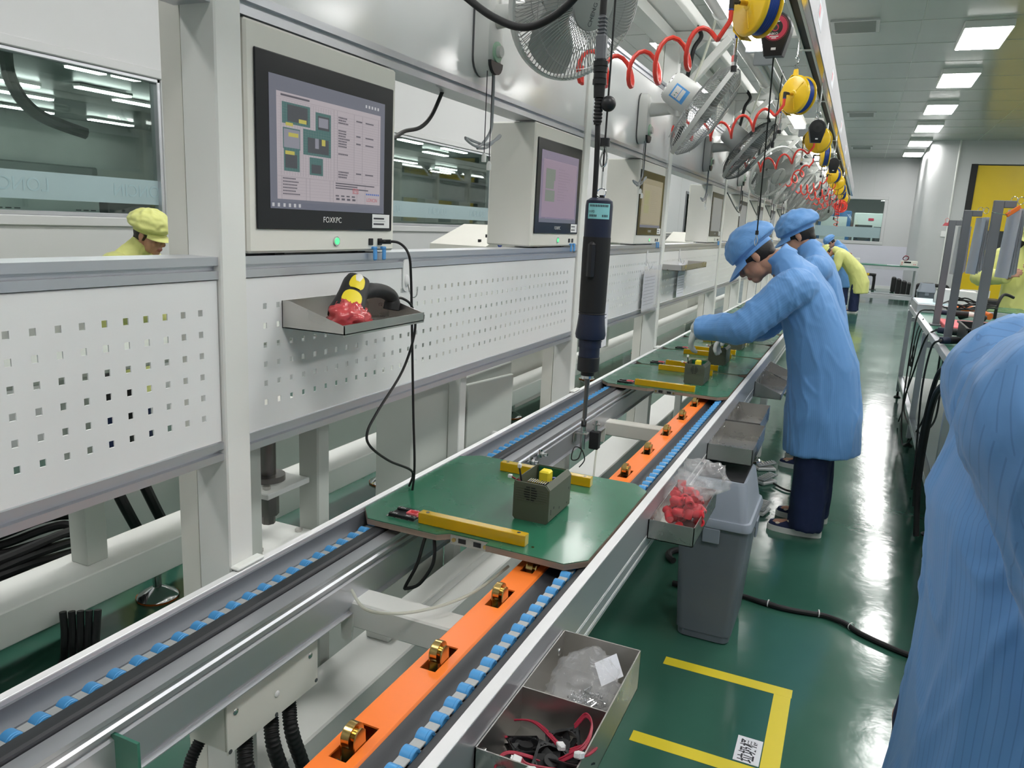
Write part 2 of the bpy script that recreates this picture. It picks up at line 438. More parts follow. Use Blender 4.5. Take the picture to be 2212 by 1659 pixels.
# yellow roll-up door
dr = M().box(2.30, 4.86, YD+.02, YD+.05, .02, 3.33)
door = struct('door_2', dr, 'yellow_door')
M().box(2.16, 2.30, YD-.02, YD+.07, 0, 3.36, .006).box(4.86, 5.0, YD-.02, YD+.07, 0, 3.36, .006).build('door_jamb', 'black_rubber', door)
M().box(2.64, 3.55, YD+.008, YD+.022, 1.36, 1.82, .006).build('door_window', 'dark_window', door)
M().box(2.30, 4.86, YD-.03, YD+.06, 0.0, .14, .01).build('bottom_bar', 'black_rubber', door)
sg = M().box(2.38, 3.0, YD+.006, YD+.021, .17, .39).build('door_sign', 'white_plastic', door)
text_mesh('门 TAW 门', .12, 'sign_text', 'ink_red', door, frame((1, 0, 0), (0, 0, 1), (0, -1, 0), (2.69, YD+.005, .31)), .0005, sx=.9)
text_mesh('此门禁入', .07, 'sign_text', 'ink_red', door, frame((1, 0, 0), (0, 0, 1), (0, -1, 0), (2.69, YD+.005, .215)), .0005)
# rooms beyond the glass
m = M().box(-12.2, -12.1, YF, 34, 0, H).box(-12.2, XL-t, 33.9, 34, 0, H)
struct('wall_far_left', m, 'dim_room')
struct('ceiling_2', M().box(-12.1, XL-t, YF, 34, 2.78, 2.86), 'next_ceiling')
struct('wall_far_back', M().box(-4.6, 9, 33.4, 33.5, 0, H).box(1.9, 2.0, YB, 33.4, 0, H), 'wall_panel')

# ------------------------------------------------------------ ceiling lamps and vents
def ceil_lamp(name, lab, x, y, grp, w=.47, l=1.1, z=H, on=True):
    t = thing(name, lab, 'ceiling light', (x, y, z), 0, grp)
    M().box(-w/2-.01, w/2+.01, -l/2-.01, l/2+.01, -.075, 0, .004).build('housing', 'white_paint', t)
    M().box(-w/2+.005, w/2-.005, -l/2+.005, l/2-.005, -.08, -.0755).build('diffuser', 'light_panel', t)
    return t
L0 = None; order = ['nearest', 'second', 'third', 'fourth', 'fifth', 'farthest']
ys = [-1.3, 1.4, 4.1, 6.8, 8.2+2.75, 13.6, 16.45, 19.1, 22.0, 24.7]
ys = [-.1, 2.7, 5.45, 8.2, 10.95, 13.6, 16.45, 19.1, 22.0, 24.7]
for i, y in enumerate(ys):
    lab = ('%s flat square lamp in the row on the grey ceiling over the aisle' % order[i-4]) if i >= 4 else 'ceiling lamp over the near aisle, seen only as glare on the green floor'
    g = 'ceiling lamps over the aisle' if i >= 4 else 'lamps above the near aisle'
    if L0 is None: L0 = ceil_lamp('ceiling_light', lab, .98, y, g)
    else: dup(L0, (.98, y, H), 0, lab, g)
for x in (-2.6, 3.9):
    for y in (-.1, 2.7, 5.45, 8.2, 10.95, 13.6, 16.45, 19.1) + ((22.0, 24.7) if x < 0 else ()):
        dup(L0, (x, y, H), 0, 'flat ceiling lamp beyond the line, out of view' if x < 0 else 'flat ceiling lamp beyond the bench, out of view', 'ceiling lamps left' if x < 0 else 'ceiling lamps right')
vt = thing('ceiling_vent', 'nearest slatted air vent on the grey ceiling beside the overhead beam', 'vent', (-.39, 10.35, H))
m = M(); m.box(-.26, .26, -.3, -.26, -.02, 0).box(-.26, .26, .26, .3, -.02, 0).box(-.26, -.22, -.26, .26, -.02, 0).box(.22, .26, -.26, .26, -.02, 0)
m.build('frame', 'wall_panel', vt)
m = M()
for i in range(8): m.bar((-.22, -.22+i*.063, -.012), (.22, -.22+i*.063, -.012), .05, .004, up=(0, .5, .8))
m.build('louvre', 'fan_grey', vt); M().box(-.22, .22, -.26, .26, -.002, -.0005).build('backing', 'fan_dark', vt)
dup(vt, (-.33, 17.4, H), 0, 'middle slatted air vent on the grey ceiling, second from the camera')
dup(vt, (-.33, 23.6, H), 0, 'farthest slatted air vent on the grey ceiling near the back wall')

# ============================================================ LINE FRAME (posts, rails, arms)
PY = [-.9, 1.09, 3.08, 4.575, 6.63, 8.05, 9.4, 10.75, 12.1, 13.45, 14.8, 16.15, 17.5, 18.85, 20.0]     # near face of each post
PW = .065
lf = thing('line_frame', 'long white steel frame of posts and grey rails standing behind the conveyor', 'frame', (0, 0, 0))
def rail_section(z0, z1, x0=-1.165, x1=-1.08):
    g = (z1-z0)*.22; zc = (z0+z1)/2
    return [(x0, z0), (x1, z0), (x1, zc-g*.55), (x1-.012, zc-g*.55), (x1-.012, zc+g*.55), (x1, zc+g*.55), (x1, z1), (x0, z1)]
p0 = None
for y in PY:
    a = M().box(-1.155, -1.072, y, y+PW, .251, 2.515, .003).build('post', 'white_paint', lf)
    b = M().box(-1.207, -1.158, y+.004, y+PW, .251, 2.50).build('rear_post', 'cream_paint', lf)
    if y > 0: M().box(-1.07, -1.048, y-.004, y+PW+.008, .771, .779, .003).build('foot_plate', 'white_paint', lf)
for i in range(len(PY)-1):
    y0, y1 = PY[i]+PW, PY[i+1]
    for (z0, z1) in ((1.349, 1.39), (.998, 1.035), (1.826, 1.867), (2.215, 2.255)):
        M().prism(rail_section(z0, z1), 'y', y0, y1).build('rail', 'aluminium', lf)
    M().box(-1.20, -1.10, y0, y1, 2.50, 2.56).build('top_beam', 'white_paint', lf)
for y in PY:
    yc = y+PW/2
    M().box(-1.2, -.337, yc-.028, yc+.028, 2.516, 2.568, .004).build('arm', 'white_paint', lf)
    if y > 0:
        m = M(); m.bar((-1.09, yc, 2.20), (-.80, yc, 2.525), .04, .06, up=(0, 1, 0), b=.003); m.build('brace', 'white_paint', lf)
        M().prism([(-1.072, 2.515), (-.93, 2.515), (-1.072, 2.40)], 'y', yc-.004, yc+.004).build('gusset', 'white_paint', lf)
# upper gloss panels and perforated panels, one pair per bay
ordn = ['nearest', 'second', 'third', 'fourth', 'fifth', 'sixth', 'seventh', 'eighth', 'ninth', 'tenth', 'eleventh', 'twelfth', 'thirteenth', 'fourteenth']
def peg_panel(y0, y1, label):
    xf, xb = -1.083, -1.0855
    z0, z1 = 1.037, 1.347
    ny = int((y1-y0-.115)/.0395)+1; ystart = y0+.0595
    ysn = [ystart+i*.0395 for i in range(ny)]
    if y0 < .5: ysn = [1.046-i*.0395 for i in range(24)][::-1]
    zs = [1.090+.03985*i for i in range(6)]; hy, hz = .0052, .0058
    ye = [y0+.002]; 
    for v in ysn: ye += [v-hy, v+hy]
    ye.append(y1-.002); ze = [z0]
    for v in zs: ze += [v-hz, v+hz]
    ze.append(z1)
    m = M(); A = len(ye); B = len(ze)
    vs = [(xf, y, z) for y in ye for z in ze]+[(xb, y, z) for y in ye for z in ze]; o = A*B; fs = []
    for i in range(A-1):
        for j in range(B-1):
            a, b, c_, d = i*B+j, (i+1)*B+j, (i+1)*B+j+1, i*B+j+1
            if i % 2 == 1 and j % 2 == 1:
                for p, q in ((a, b), (b, c_), (c_, d), (d, a)): fs.append((p, p+o, q+o, q))
            else:
                fs.append((a, b, c_, d)); fs.append((d+o, c_+o, b+o, a+o))
    m.add(vs, fs)
    m.box(-1.10, xb, y0+.002, y0+.004, z0, z1).box(-1.10, xb, y1-.004, y1-.002, z0, z1).box(-1.10, xb, y0+.004, y1-.004, z1-.002, z1)
    o = m.build('perforated_panel', 'peg_white', None, ang=20)
    return tag(o, label, 'panel', 'perforated white panels along the line')
def bay_where(i): return ('at the left picture edge' if i == 0 else 'below the first and largest computer screen' if i == 1 else
    '%s along the line' % ordn[i])
for i in range(11):
    y0, y1 = PY[i]+PW, PY[i+1]
    peg_panel(y0, y1, 'white panel with rows of square holes, '+bay_where(i))
    o = M().box(-1.10, -1.083, y0+.001, y1-.001, 1.868, 2.214).build('upper_panel', 'gloss_panel')
    tag(o, 'glossy white solid panel above head height, '+bay_where(i), 'panel', 'glossy upper panels')
# cable tray on the posts, duct, tracks and fascia beam
o = M().prism([(-1.19, 2.57), (-.98, 2.57), (-.98, 2.66), (-1.0, 2.66), (-1.0, 2.58), (-1.17, 2.58), (-1.17, 2.66), (-1.19, 2.66)], 'y', -.9, 20).build('cable_tray', 'white_paint')
tag(o, 'long white cable tray lying on the overhead arms by the posts', 'cable tray')
m = M(); ysd = [-.8]+[y-.02 for y in PY[2:]]
dct = thing('air_duct', 'round glossy grey pipe running above the overhead arms along the line', 'pipe', (-.83, 0, 2.635))
for a, b in zip(ysd[:-1], ysd[1:]):
    M().cyl((0, a+.09, 0), (0, b-.09, 0), .052, n=20).build('pipe_section', 'duct', dct)
    M().cyl((0, b-.11, 0), (0, b+.11, 0), .06, n=20).build('coupling', 'white_paint', dct)
fb = thing('overhead_beam', 'long shiny sheet metal fascia beam with tool track above the aisle side of the conveyor', 'beam')
M().box(-.335, -.330, -.9, 20.1, 2.447, 2.665).build('fascia', 'fascia_metal', fb)
M().box(-.362, -.3355, -.9, 20.1, 2.447, 2.452).build('lower_lip', 'chrome', fb)
M().prism([(-.425, 2.45), (-.412, 2.45), (-.412, 2.455), (-.42, 2.455), (-.42, 2.505), (-.37, 2.505), (-.37, 2.455), (-.378, 2.455), (-.378, 2.45), (-.365, 2.45), (-.365, 2.512), (-.425, 2.512)], 'y', -.9, 20.1).build('tool_track', 'white_paint', fb)
M().box(-.419, -.371, -.9, 20.1, 2.46, 2.503).build('track_groove', 'black_rubber', fb)
M().box(-.362, -.330, 20.1, 20.13, 2.447, 2.665).build('end_cap', 'fascia_metal', fb)
for y in (2.1, 4.2, 5.9, 8.4, 10.6, 13.0):
    M().box(-.3298, -.3292, y, y+.28, 2.50, 2.60).build('notice_label', 'paper', fb); M().box(-.3292, -.3289, y+.03, y+.12, 2.53, 2.58).build('label_mark', 'label_red', fb)
    M().box(-.44, -.364, y+.4, y+.43, 2.445, 2.45, .001).box(-.44, -.435, y+.4, y+.43, 2.45, 2.53).build('track_bracket', 'white_paint', fb)
# tube lamps over the line
def tube_lamp(y, on, lab):
    t = thing('tube_lamp', lab, 'tube light', (-.655, y, 2.435), 0, 'tube lamps over the conveyor')
    M().prism([(-.06, .045), (-.03, .03), (0, .045), (.03, .03), (.06, .045), (.06, .05), (0, .07), (-.06, .05)], 'y', -.6, .6).build('reflector', 'fan_white', t)
    for e in (-.625, .6): M().box(-.055, .055, e, e+.025, 0, .07, .004).build('end_block', 'grey_plastic', t)
    for s in (-1, 1): M().cyl((s*.03, -.6, .018), (s*.03, .6, .018), .0135, n=10).build('tube', 'tube_light' if on else 'white_plastic', t)
    return t
ty = [.55, 2.15, 3.95, 5.52, 7.2, 9.0, 10.4, 11.8, 13.2, 14.6, 16.0, 17.4]
words = ['closest to the camera', 'just out of the top edge', 'behind the nearest yellow reel', 'above the second spring balancer', 'behind the second yellow reel', 'past the third yellow reel', 'sixth along', 'seventh along', 'eighth along', 'ninth along', 'tenth along', 'last along']
for i, y in enumerate(ty):
    on = i != 3
    tube_lamp(y, on, ('lit twin tube lamp over the line, ' if on else 'unlit twin tube lamp with bare grey fitting over the line, ')+words[i])
# ============================================================ CONVEYOR
Y0, Y1 = -.6, 17.5
cv = thing('conveyor', 'long waist-high pallet conveyor of grey aluminium rails running away from the camera', 'conveyor')
m = M().prism([(-1.063, .58), (-1.047, .58), (-1.047, .765), (-1.049, .768), (-1.061, .768), (-1.063, .765)], 'y', Y0, Y1)
M().box(-1.0635, -1.0465, Y0, Y1, .766, .770, .001).build('rail_cap', 'aluminium_light', cv)
m.build('side_rail', 'aluminium', cv)
M().prism([(-1.047, .76), (-1.047, .722), (-1.012, .722), (-1.012, .728), (-1.027, .731), (-1.037, .742), (-1.041, .76)], 'y', Y0, Y1).build('inner_liner', 'aluminium_dark', cv)
M().box(-1.03, -.962, Y0, Y1, .715, .722).build('chain_bed', 'dark_guide', cv)
M().prism([(-.985, .722), (-.957, .722), (-.957, .744), (-.96, .748), (-.982, .748), (-.985, .745)], 'y', Y0, Y1).build('chain_guide', 'dark_guide', cv)
M().prism([(-.955, .612), (-.925, .612), (-.925, .614), (-.935, .618), (-.935, .626), (-.928, .63), (-.928, .690), (-.935, .694), (-.935, .702), (-.925, .706), (-.925, .712), (-.929, .716), (-.929, .722), (-.925, .726), (-.925, .734), (-.953, .738), (-.955, .738)], 'y', Y0, Y1).build('lower_profile', 'aluminium', cv)
# right side
M().prism([(-.446, .625), (-.425, .625), (-.425, .634), (-.431, .636), (-.431, .642), (-.425, .644), (-.425, .668), (-.431, .67), (-.431, .676), (-.425, .678), (-.425, .765), (-.446, .765)], 'y', Y0, Y1).build('side_rail', 'aluminium', cv)
M().box(-.4465, -.4245, Y0, Y1, .766, .770, .001).build('rail_cap', 'aluminium_light', cv)
M().box(-.432, -.4245, Y0, Y1, .6365, .6415).box(-.432, -.4245, Y0, Y1, .6705, .6755).build('slot_strip', 'aluminium_light', cv)
M().prism([(-.479, .715), (-.447, .715), (-.447, .740), (-.452, .747), (-.462, .749), (-.472, .747), (-.479, .738)], 'y', Y0, Y1).build('chain_guide', 'dark_guide', cv)
M().prism([(-.545, .700), (-.447, .700), (-.447, .716), (-.508, .716), (-.510, .722), (-.530, .720), (-.545, .728)], 'y', Y0, Y1).build('chain_bed', 'dark_guide', cv)
# orange stop rail with slots and brass stop rollers
m = M(); xo0, xo1, zt = -.615, -.547, .728
slots = [y for y in [.55+.252*i for i in range(-3, 5)]]
slots = [.322, .572, .822, 1.073, 1.324, 1.50] + [2.25, 2.53, 2.81, 3.09, 3.36]
sl = [(a-.042, a+.042) for a in slots]
ye = [Y0]
for a, b in sl: ye += [a, b]
ye.append(9.0)
xa, xb_ = -.596, -.566
for i in range(len(ye)-1):
    a, b = ye[i], ye[i+1]
    if i % 2 == 0: m.box(xo0+.004, xo1-.004, a, b, zt-.003, zt)
    else: m.box(xo0+.004, xa, a, b, zt-.003, zt).box(xb_, xo1-.004, a, b, zt-.003, zt)
m.prism([(xo0, .665), (xo0+.003, .665), (xo0+.005, zt-.004), (xo0+.004, zt), (xo0, zt-.004)], 'y', Y0, 9.0)
m.prism([(xo1, .665), (xo1-.003, .665), (xo1-.005, zt-.004), (xo1-.004, zt), (xo1, zt-.004)], 'y', Y0, 9.0)
m.box(xo1, xo1+.006, Y0, 9.0, .702, .712, .001)
ors = thing('stop_rail', 'bright orange guide rail with brass rollers running down the middle of the conveyor', 'rail')
m.build('channel', 'orange_paint', ors)
M().box(xa-.012, xb_+.012, Y0, 9, .66, .664).build('inner_tray', 'black_rubber', ors)
for a in slots:
    d = -.021 if a == 1.50 else 0       # the one under the pallet is pressed down
    r = M().cyl((-.587, a-.006, .744+d), (-.574, a-.006, .744+d), .0195, n=24).build('stop_roller', 'brass', ors)
    M().cyl((-.5765, a-.006, .744+d), (-.568, a-.006, .744+d), .010, n=16).build('roller_axle', 'brass', r)
    mm = M()
    for x in (-.592, -.5695): mm.prism([(a-.020, .667), (a+.012, .667), (a+.007, .750+d), (a-.002, .757+d), (a-.013, .755+d), (a-.019, .745+d)], 'x', x, x+.0025)
    mm.box(-.5925, -.568, a-.02, a+.012, .664, .668)
    mm.build('roller_bracket', 'brass', r); M().cyl((-.592, a+.016, .668), (-.592, a-.026, .712), .0022, n=6).build('spring_pin', 'steel', r)
# roller chains
def chain(x, ranges, lab, w=.0215):
    t = thing('roller_chain', lab, 'roller chain')
    n = 0; proto = None; lm = M()
    lk = M(); seen = []
    for (a, b) in ranges:
        k = int((b-a)/.0425)
        for i in range(k):
            seen.append(a+i*.0425)
    md = None
    lk.box(-w/2+.001, w/2-.001, .0125, .030, .005, .008, .0008).box(-w/2+.0015, w/2-.0015, -.0212, .0305, -.0045, -.0015)
    lk.box(-.004, .004, .014, .028, -.002, .0055)
    ld = lk.data('chain_link', 'link_grey')
    mm = M(); T = Matrix.Rotation(pi/2, 4, 'Y')
    mm.lathe([(.006, -w/2), (.0135, -w/2), (.0146, -w/2+.001), (.0146, w/2-.005), (.0138, w/2-.0042), (.0138, w/2-.001), (.0128, w/2), (.0085, w/2), (.0085, w/2-.001), (.0, w/2-.001)], 24, T)
    md = mm.data('roller', 'roller_blue')
    for y in seen:
        for nm, d_ in (('roller', md), ('chain_link', ld)): o = bpy.data.objects.new(nm, d_); COL.objects.link(o); o.parent = t; o.location = (x, y, .7345)
    return t
chain(-.998, [(-.0, 1.60), (1.98, 3.50)], 'blue roller chain along the left conveyor rail by the posts')
chain(-.490, [(.40, 1.60), (1.98, 3.52)], 'blue roller chain along the right conveyor rail on the aisle side')
# cross members, legs, duct below
for (y, w, mt) in ((.66, .075, 'cream_paint'), (1.335, .07, 'white_paint'), (3.21, .065, 'cream_paint'), (5.2, .07, 'white_paint'), (7.2, .07, 'white_paint')):
    M().box(-.95, -.60, y-w/2, y+w/2, .578, .640 if y != 1 else .64, .004).build('cross_member', mt, cv)
    M().prism([(-.955, .545), (-.93, .545), (-.925, .578), (-.925, .611), (-.955, .611)], 'y', y-w/2-.003, y-w/2+.003).build('gusset_plate', mt, cv)
for x, y in [(-.47, y) for y in (.3, 5.12, 7.6, 10, 12.5, 15)]+[(-1.02, y) for y in (.3, 2.62, 5.12, 7.6, 10, 12.5, 15)]:
    if True:
        l = M().box(x, x+.042, y-.025, y+.025, .05, .62, .003).build('leg', 'white_paint', cv)
        M().lathe([(0, 0), (.05, 0), (.052, .008), (.045, .016), (.018, .028), (.012, .03), (.012, .06), (0, .06)], 20, Matrix.Translation((x+.021, y, 0))).build('levelling_foot', 'chrome', l)
o = M().prism([(-1.225, .16), (-1.225, .245), (-1.22, .25), (-1.055, .25), (-1.05, .245), (-1.05, .16)], 'y', Y0, 16).build('cable_trough', 'white_paint')
tag(o, 'long white sheet metal trough lying low under the conveyor', 'trough')
for y in (.1, 2.5, 4.3, 6.3): M().box(-1.20, -1.07, y, y+.05, .0, .159).build('support', 'white_paint', o)
M().box(-1.20, -1.12, 1.75, 2.9, .2505, .285, .003).build('cover_step', 'white_paint', o)
# ============================================================ PALLETS AND DEVICES
def make_pallet(label):
    t = thing('work_pallet', label, 'pallet', (0, 0, 0), 0, 'green work pallets on the conveyor')
    # local: x 0..0.59 across, y 0..0.6 along, z 0 bottom .018 top
    poly = [(.0, .055), (.045, 0), (.235, 0), (.262, .022), (.36, .022), (.36, .004), (.55, 0), (.59, .045), (.59, .555), (.545, .6), (.05, .6), (.0, .56)]
    M().prism(poly, 'z', .003, .0165).build('board', 'wood_edge', t)
    def inset(p, d): 
        c = (.295, .3); return [(c[0]+(x-c[0])*(1-d), c[1]+(y-c[1])*(1-d)) for x, y in p]
    M().prism(inset(poly, .002), 'z', .0165, .0185).build('green_sheet', 'pallet_green', t)
    M().box(.262, .36, .0195, .0215, -.006, .017).build('contact_plate', 'steel', t)
    M().box(.283, .302, .0185, .0196, .000, .011).box(.322, .341, .0185, .0196, .000, .011).build('contact_pad', 'black_plastic', t)
    for x in (.271, .352): M().cyl((x, .0195, .005), (x, .0175, .005), .005, n=10).build('plate_screw', 'brass', t)
    for (y, nm) in ((.035, 0), (.497, 1)):
        b = M().box(.165, .442, y, y+.023, .0187, .0455, .0012).build('stop_bar', 'acrylic', t)
        for x in (.185, .422): M().cyl((x, y+.0115, .0455), (x, y+.0115, .0462), .0045, n=12).build('bar_screw', 'chrome', b)
    s = M().box(.075, .152, .035, .092, .0187, .0195).build('switch_plate', 'steel', t)
    m = M().box(.080, .152, .037, .090, .0195, .0225)
    m.box(.080, .152, .037, .052, .0225, .027, .001).box(.080, .152, .076, .090, .0225, .027, .001).build('switch_block', 'black_plastic', t)
    m = M().box(.120, .150, .053, .075, .0225, .0235).box(.120, .124, .053, .075, .0235, .031, .001).box(.146, .150, .053, .075, .0235, .031, .001).box(.124, .146, .053, .056, .0235, .031, .001).box(.124, .146, .072, .075, .0235, .031, .001)
    m.build('slide_switch', 'pink_foam', t)
    for (x, y, w) in ((.095, .0445, 'NG'), (.132, .0445, 'OK'), (.095, .083, 'NG'), (.132, .083, 'OK')):
        text_mesh(w, .0095, 'switch_marking', 'white_plastic', t, frame((-1, 0, 0), (0, -1, 0), (0, 0, 1), (x, y, .0272)), .0001)
    m = M()
    for (x, y) in ((.083, .0445), (.148, .0445), (.083, .083), (.148, .083)): m.cyl((x, y, .027), (x, y, .0276), .003, n=10)
    m.build('switch_screw', 'steel', t)
    M().cyl((.458, .045, .0187), (.458, .045, .0197), .0035, n=10).build('sheet_rivet', 'brass', t)
    return t
PX, PZ = -1.0455, .7475
pal = make_pallet('green work pallet alone in front on the conveyor, nearest the camera')
pal.location = (PX, 1.462, PZ)
pn = ['first green work pallet of the far row, its wooden front edge showing', 'green work pallet second in the far row', 'green work pallet third in the far row beside the leaning worker', 'green work pallet fourth in the far row under the gloved hands', 'green work pallet fifth in the far row', 'green work pallet sixth in the far row', 'green work pallet seventh in the far row', 'green work pallet eighth in the far row']
for i, l in enumerate(pn): dup(pal, (PX, 3.405+i*.625, PZ), 0, l)

def make_device(label):
    t = thing('power_supply', label, 'device', (0, 0, 0), 0, 'open green power supply cases on pallets')
    w, d, h = .094, .15, .098
    # open U shaped case: front and back faces, two sides, bottom (walls 2 mm)
    m = M()
    prof = [(0, .006), (.006, 0), (w-.006, 0), (w, .006), (w, h-.012), (w-.010, h), (w-.012, h), (w-.002, h-.013), (w-.002, .007), (w-.007, .002), (.007, .002), (.002, .007), (.002, h), (0, h)]
    m.prism(prof, 'y', 0, d)
    m.build('case_shell', 'device_green', t)
    fp = [(.0, .006), (.006, 0), (w-.006, 0), (w, .006), (w, h-.014), (w-.012, h-.001), (.004, h-.001), (.0, h-.006)]
    M().prism(fp, 'y', -.003, .001).build('front_panel', 'device_green', t)
    M().prism([(x*.98+.001, z) for x, z in fp], 'y', d-.002, d).build('rear_panel', 'device_green', t)
    m = M()
    for k in range(6):
        z = h-.016-k*.0062
        m.box(.006, .028, -.0042, -.003, z, z+.0022, .0008).box(.062, .088, -.0042, -.003, z, z+.0022, .0008)
    for k in range(6): m.box(.028, .062, -.0042, -.003, h-.016-k*.0062+.0003, h-.016-k*.0062+.0018, .0005)
    m.build('vent_rib', 'device_green', t)
    m = M()
    for k in range(6):
        z = h-.0135-k*.0062; ww = (.012, .016, .017, .017, .015, .010)[k]
        m.box(.045-ww, .0435, -.0037, -.0028, z, z+.0032).box(.0465, .045+ww, -.0037, -.0028, z, z+.0032)
    m.build('vent_slot', 'black_rubber', t)
    M().box(w+.0002, w-.0005, .03, .036, .03, .036).box(w+.0003, w-.0005, .07, .074, .018, .024).box(w+.0003, w-.0005, .135, .139, .05, .056).box(w+.0003, w-.0005, .012, .015, .02, .034).box(w+.0003, w-.0005, .125, .131, .014, .018).build('screw_slot', 'black_rubber', t)
    pcb = M().box(.004, w-.004, .004, d-.004, .050, .052).build('circuit_board', 'pcb_green', t)
    M().box(.006, w-.006, d-.006, d-.003, .052, h-.004).build('upright_board', 'pcb_green', t)
    M().box(.030, .058, .082, .112, .052, .103, .004).build('transformer', 'yellow_part', t)
    m = M()
    for k in range(9): m.box(.020+k*.0056, .0225+k*.0056, .034, .060, .06, .088)
    m.box(.018, .070, .034, .060, .055, .062); m.build('heat_sink', 'chrome', t)
    M().box(.016, .052, .012, .026, .058, .077, .003).build('rectifier', 'black_plastic', t)
    m = M(); 
    for (x, y, r, z) in ((.070, .075, .006, .082), (.078, .092, .004, .076), (.066, .10, .005, .086)): m.cyl((x, y, .052), (x, y, z), r, n=12)
    m.build('capacitor', 'hose_blue', t)
    m = M()
    for (x, y, r, z) in ((.078, .045, .007, .074), (.072, .028, .006, .068)):
        m.cyl((x, y, .052), (x, y, z), r, n=12); m.lathe([(r+.001, z-.012), (r+.002, z-.006), (r+.001, z)], 12, Matrix.Translation((x, y, 0)))
    m.build('coil', 'copper', t)
    m = M()
    for k in range(14): m.box(.06+random.random()*.025, .064+random.random()*.025, .06+random.random()*.07, .066+random.random()*.07, .052, .062+random.random()*.016)
    m.build('small_component', 'cream_paint', t)
    wi = M().tube(spline([(.012, .02, .06), (.011, .018, .09), (.008, .013, .115), (.006, .012, .126)], 6), .0024, 8).build('lead', 'black_rubber', t)
    M().box(.002, .011, .008, .016, .126, .137, .0015).build('lead_plug', 'white_plastic', wi)
    wi = M().tube(spline([(.014, .022, .06), (.008, .016, .088), (-.006, .012, .096), (-.012, .010, .101)], 6), .0013, 8).tube(spline([(.016, .022, .06), (.010, .016, .090), (-.004, .010, .098), (-.012, .008, .102)], 6), .0013, 8).build('fan_lead', 'wire_red', t)
    M().box(-.021, -.011, .004, .013, .098, .106, .001).build('lead_plug', 'white_plastic', wi)
    return t
ZP = PZ+.0186
dev = make_device('open green metal power supply case on the nearest pallet beside yellow bars')
dev.location = (-.700, 1.648, ZP)
dup(dev, (-.690, 3.62, ZP), 0, 'open green power supply case on the first pallet of the far row, black lead upright')
dup(dev, (-.690, 4.26, ZP), 0, 'open green power supply case just in front of the white gloved hands')
dup(dev, (-.690, 4.90, ZP), 0, 'open green power supply case under the gloved hands')
dup(dev, (-.690, 5.52, ZP), 0, 'open green power supply case behind the leaning front worker')
dup(dev, (-.690, 6.15, ZP), 0, 'open green power supply case far down, near the second worker')

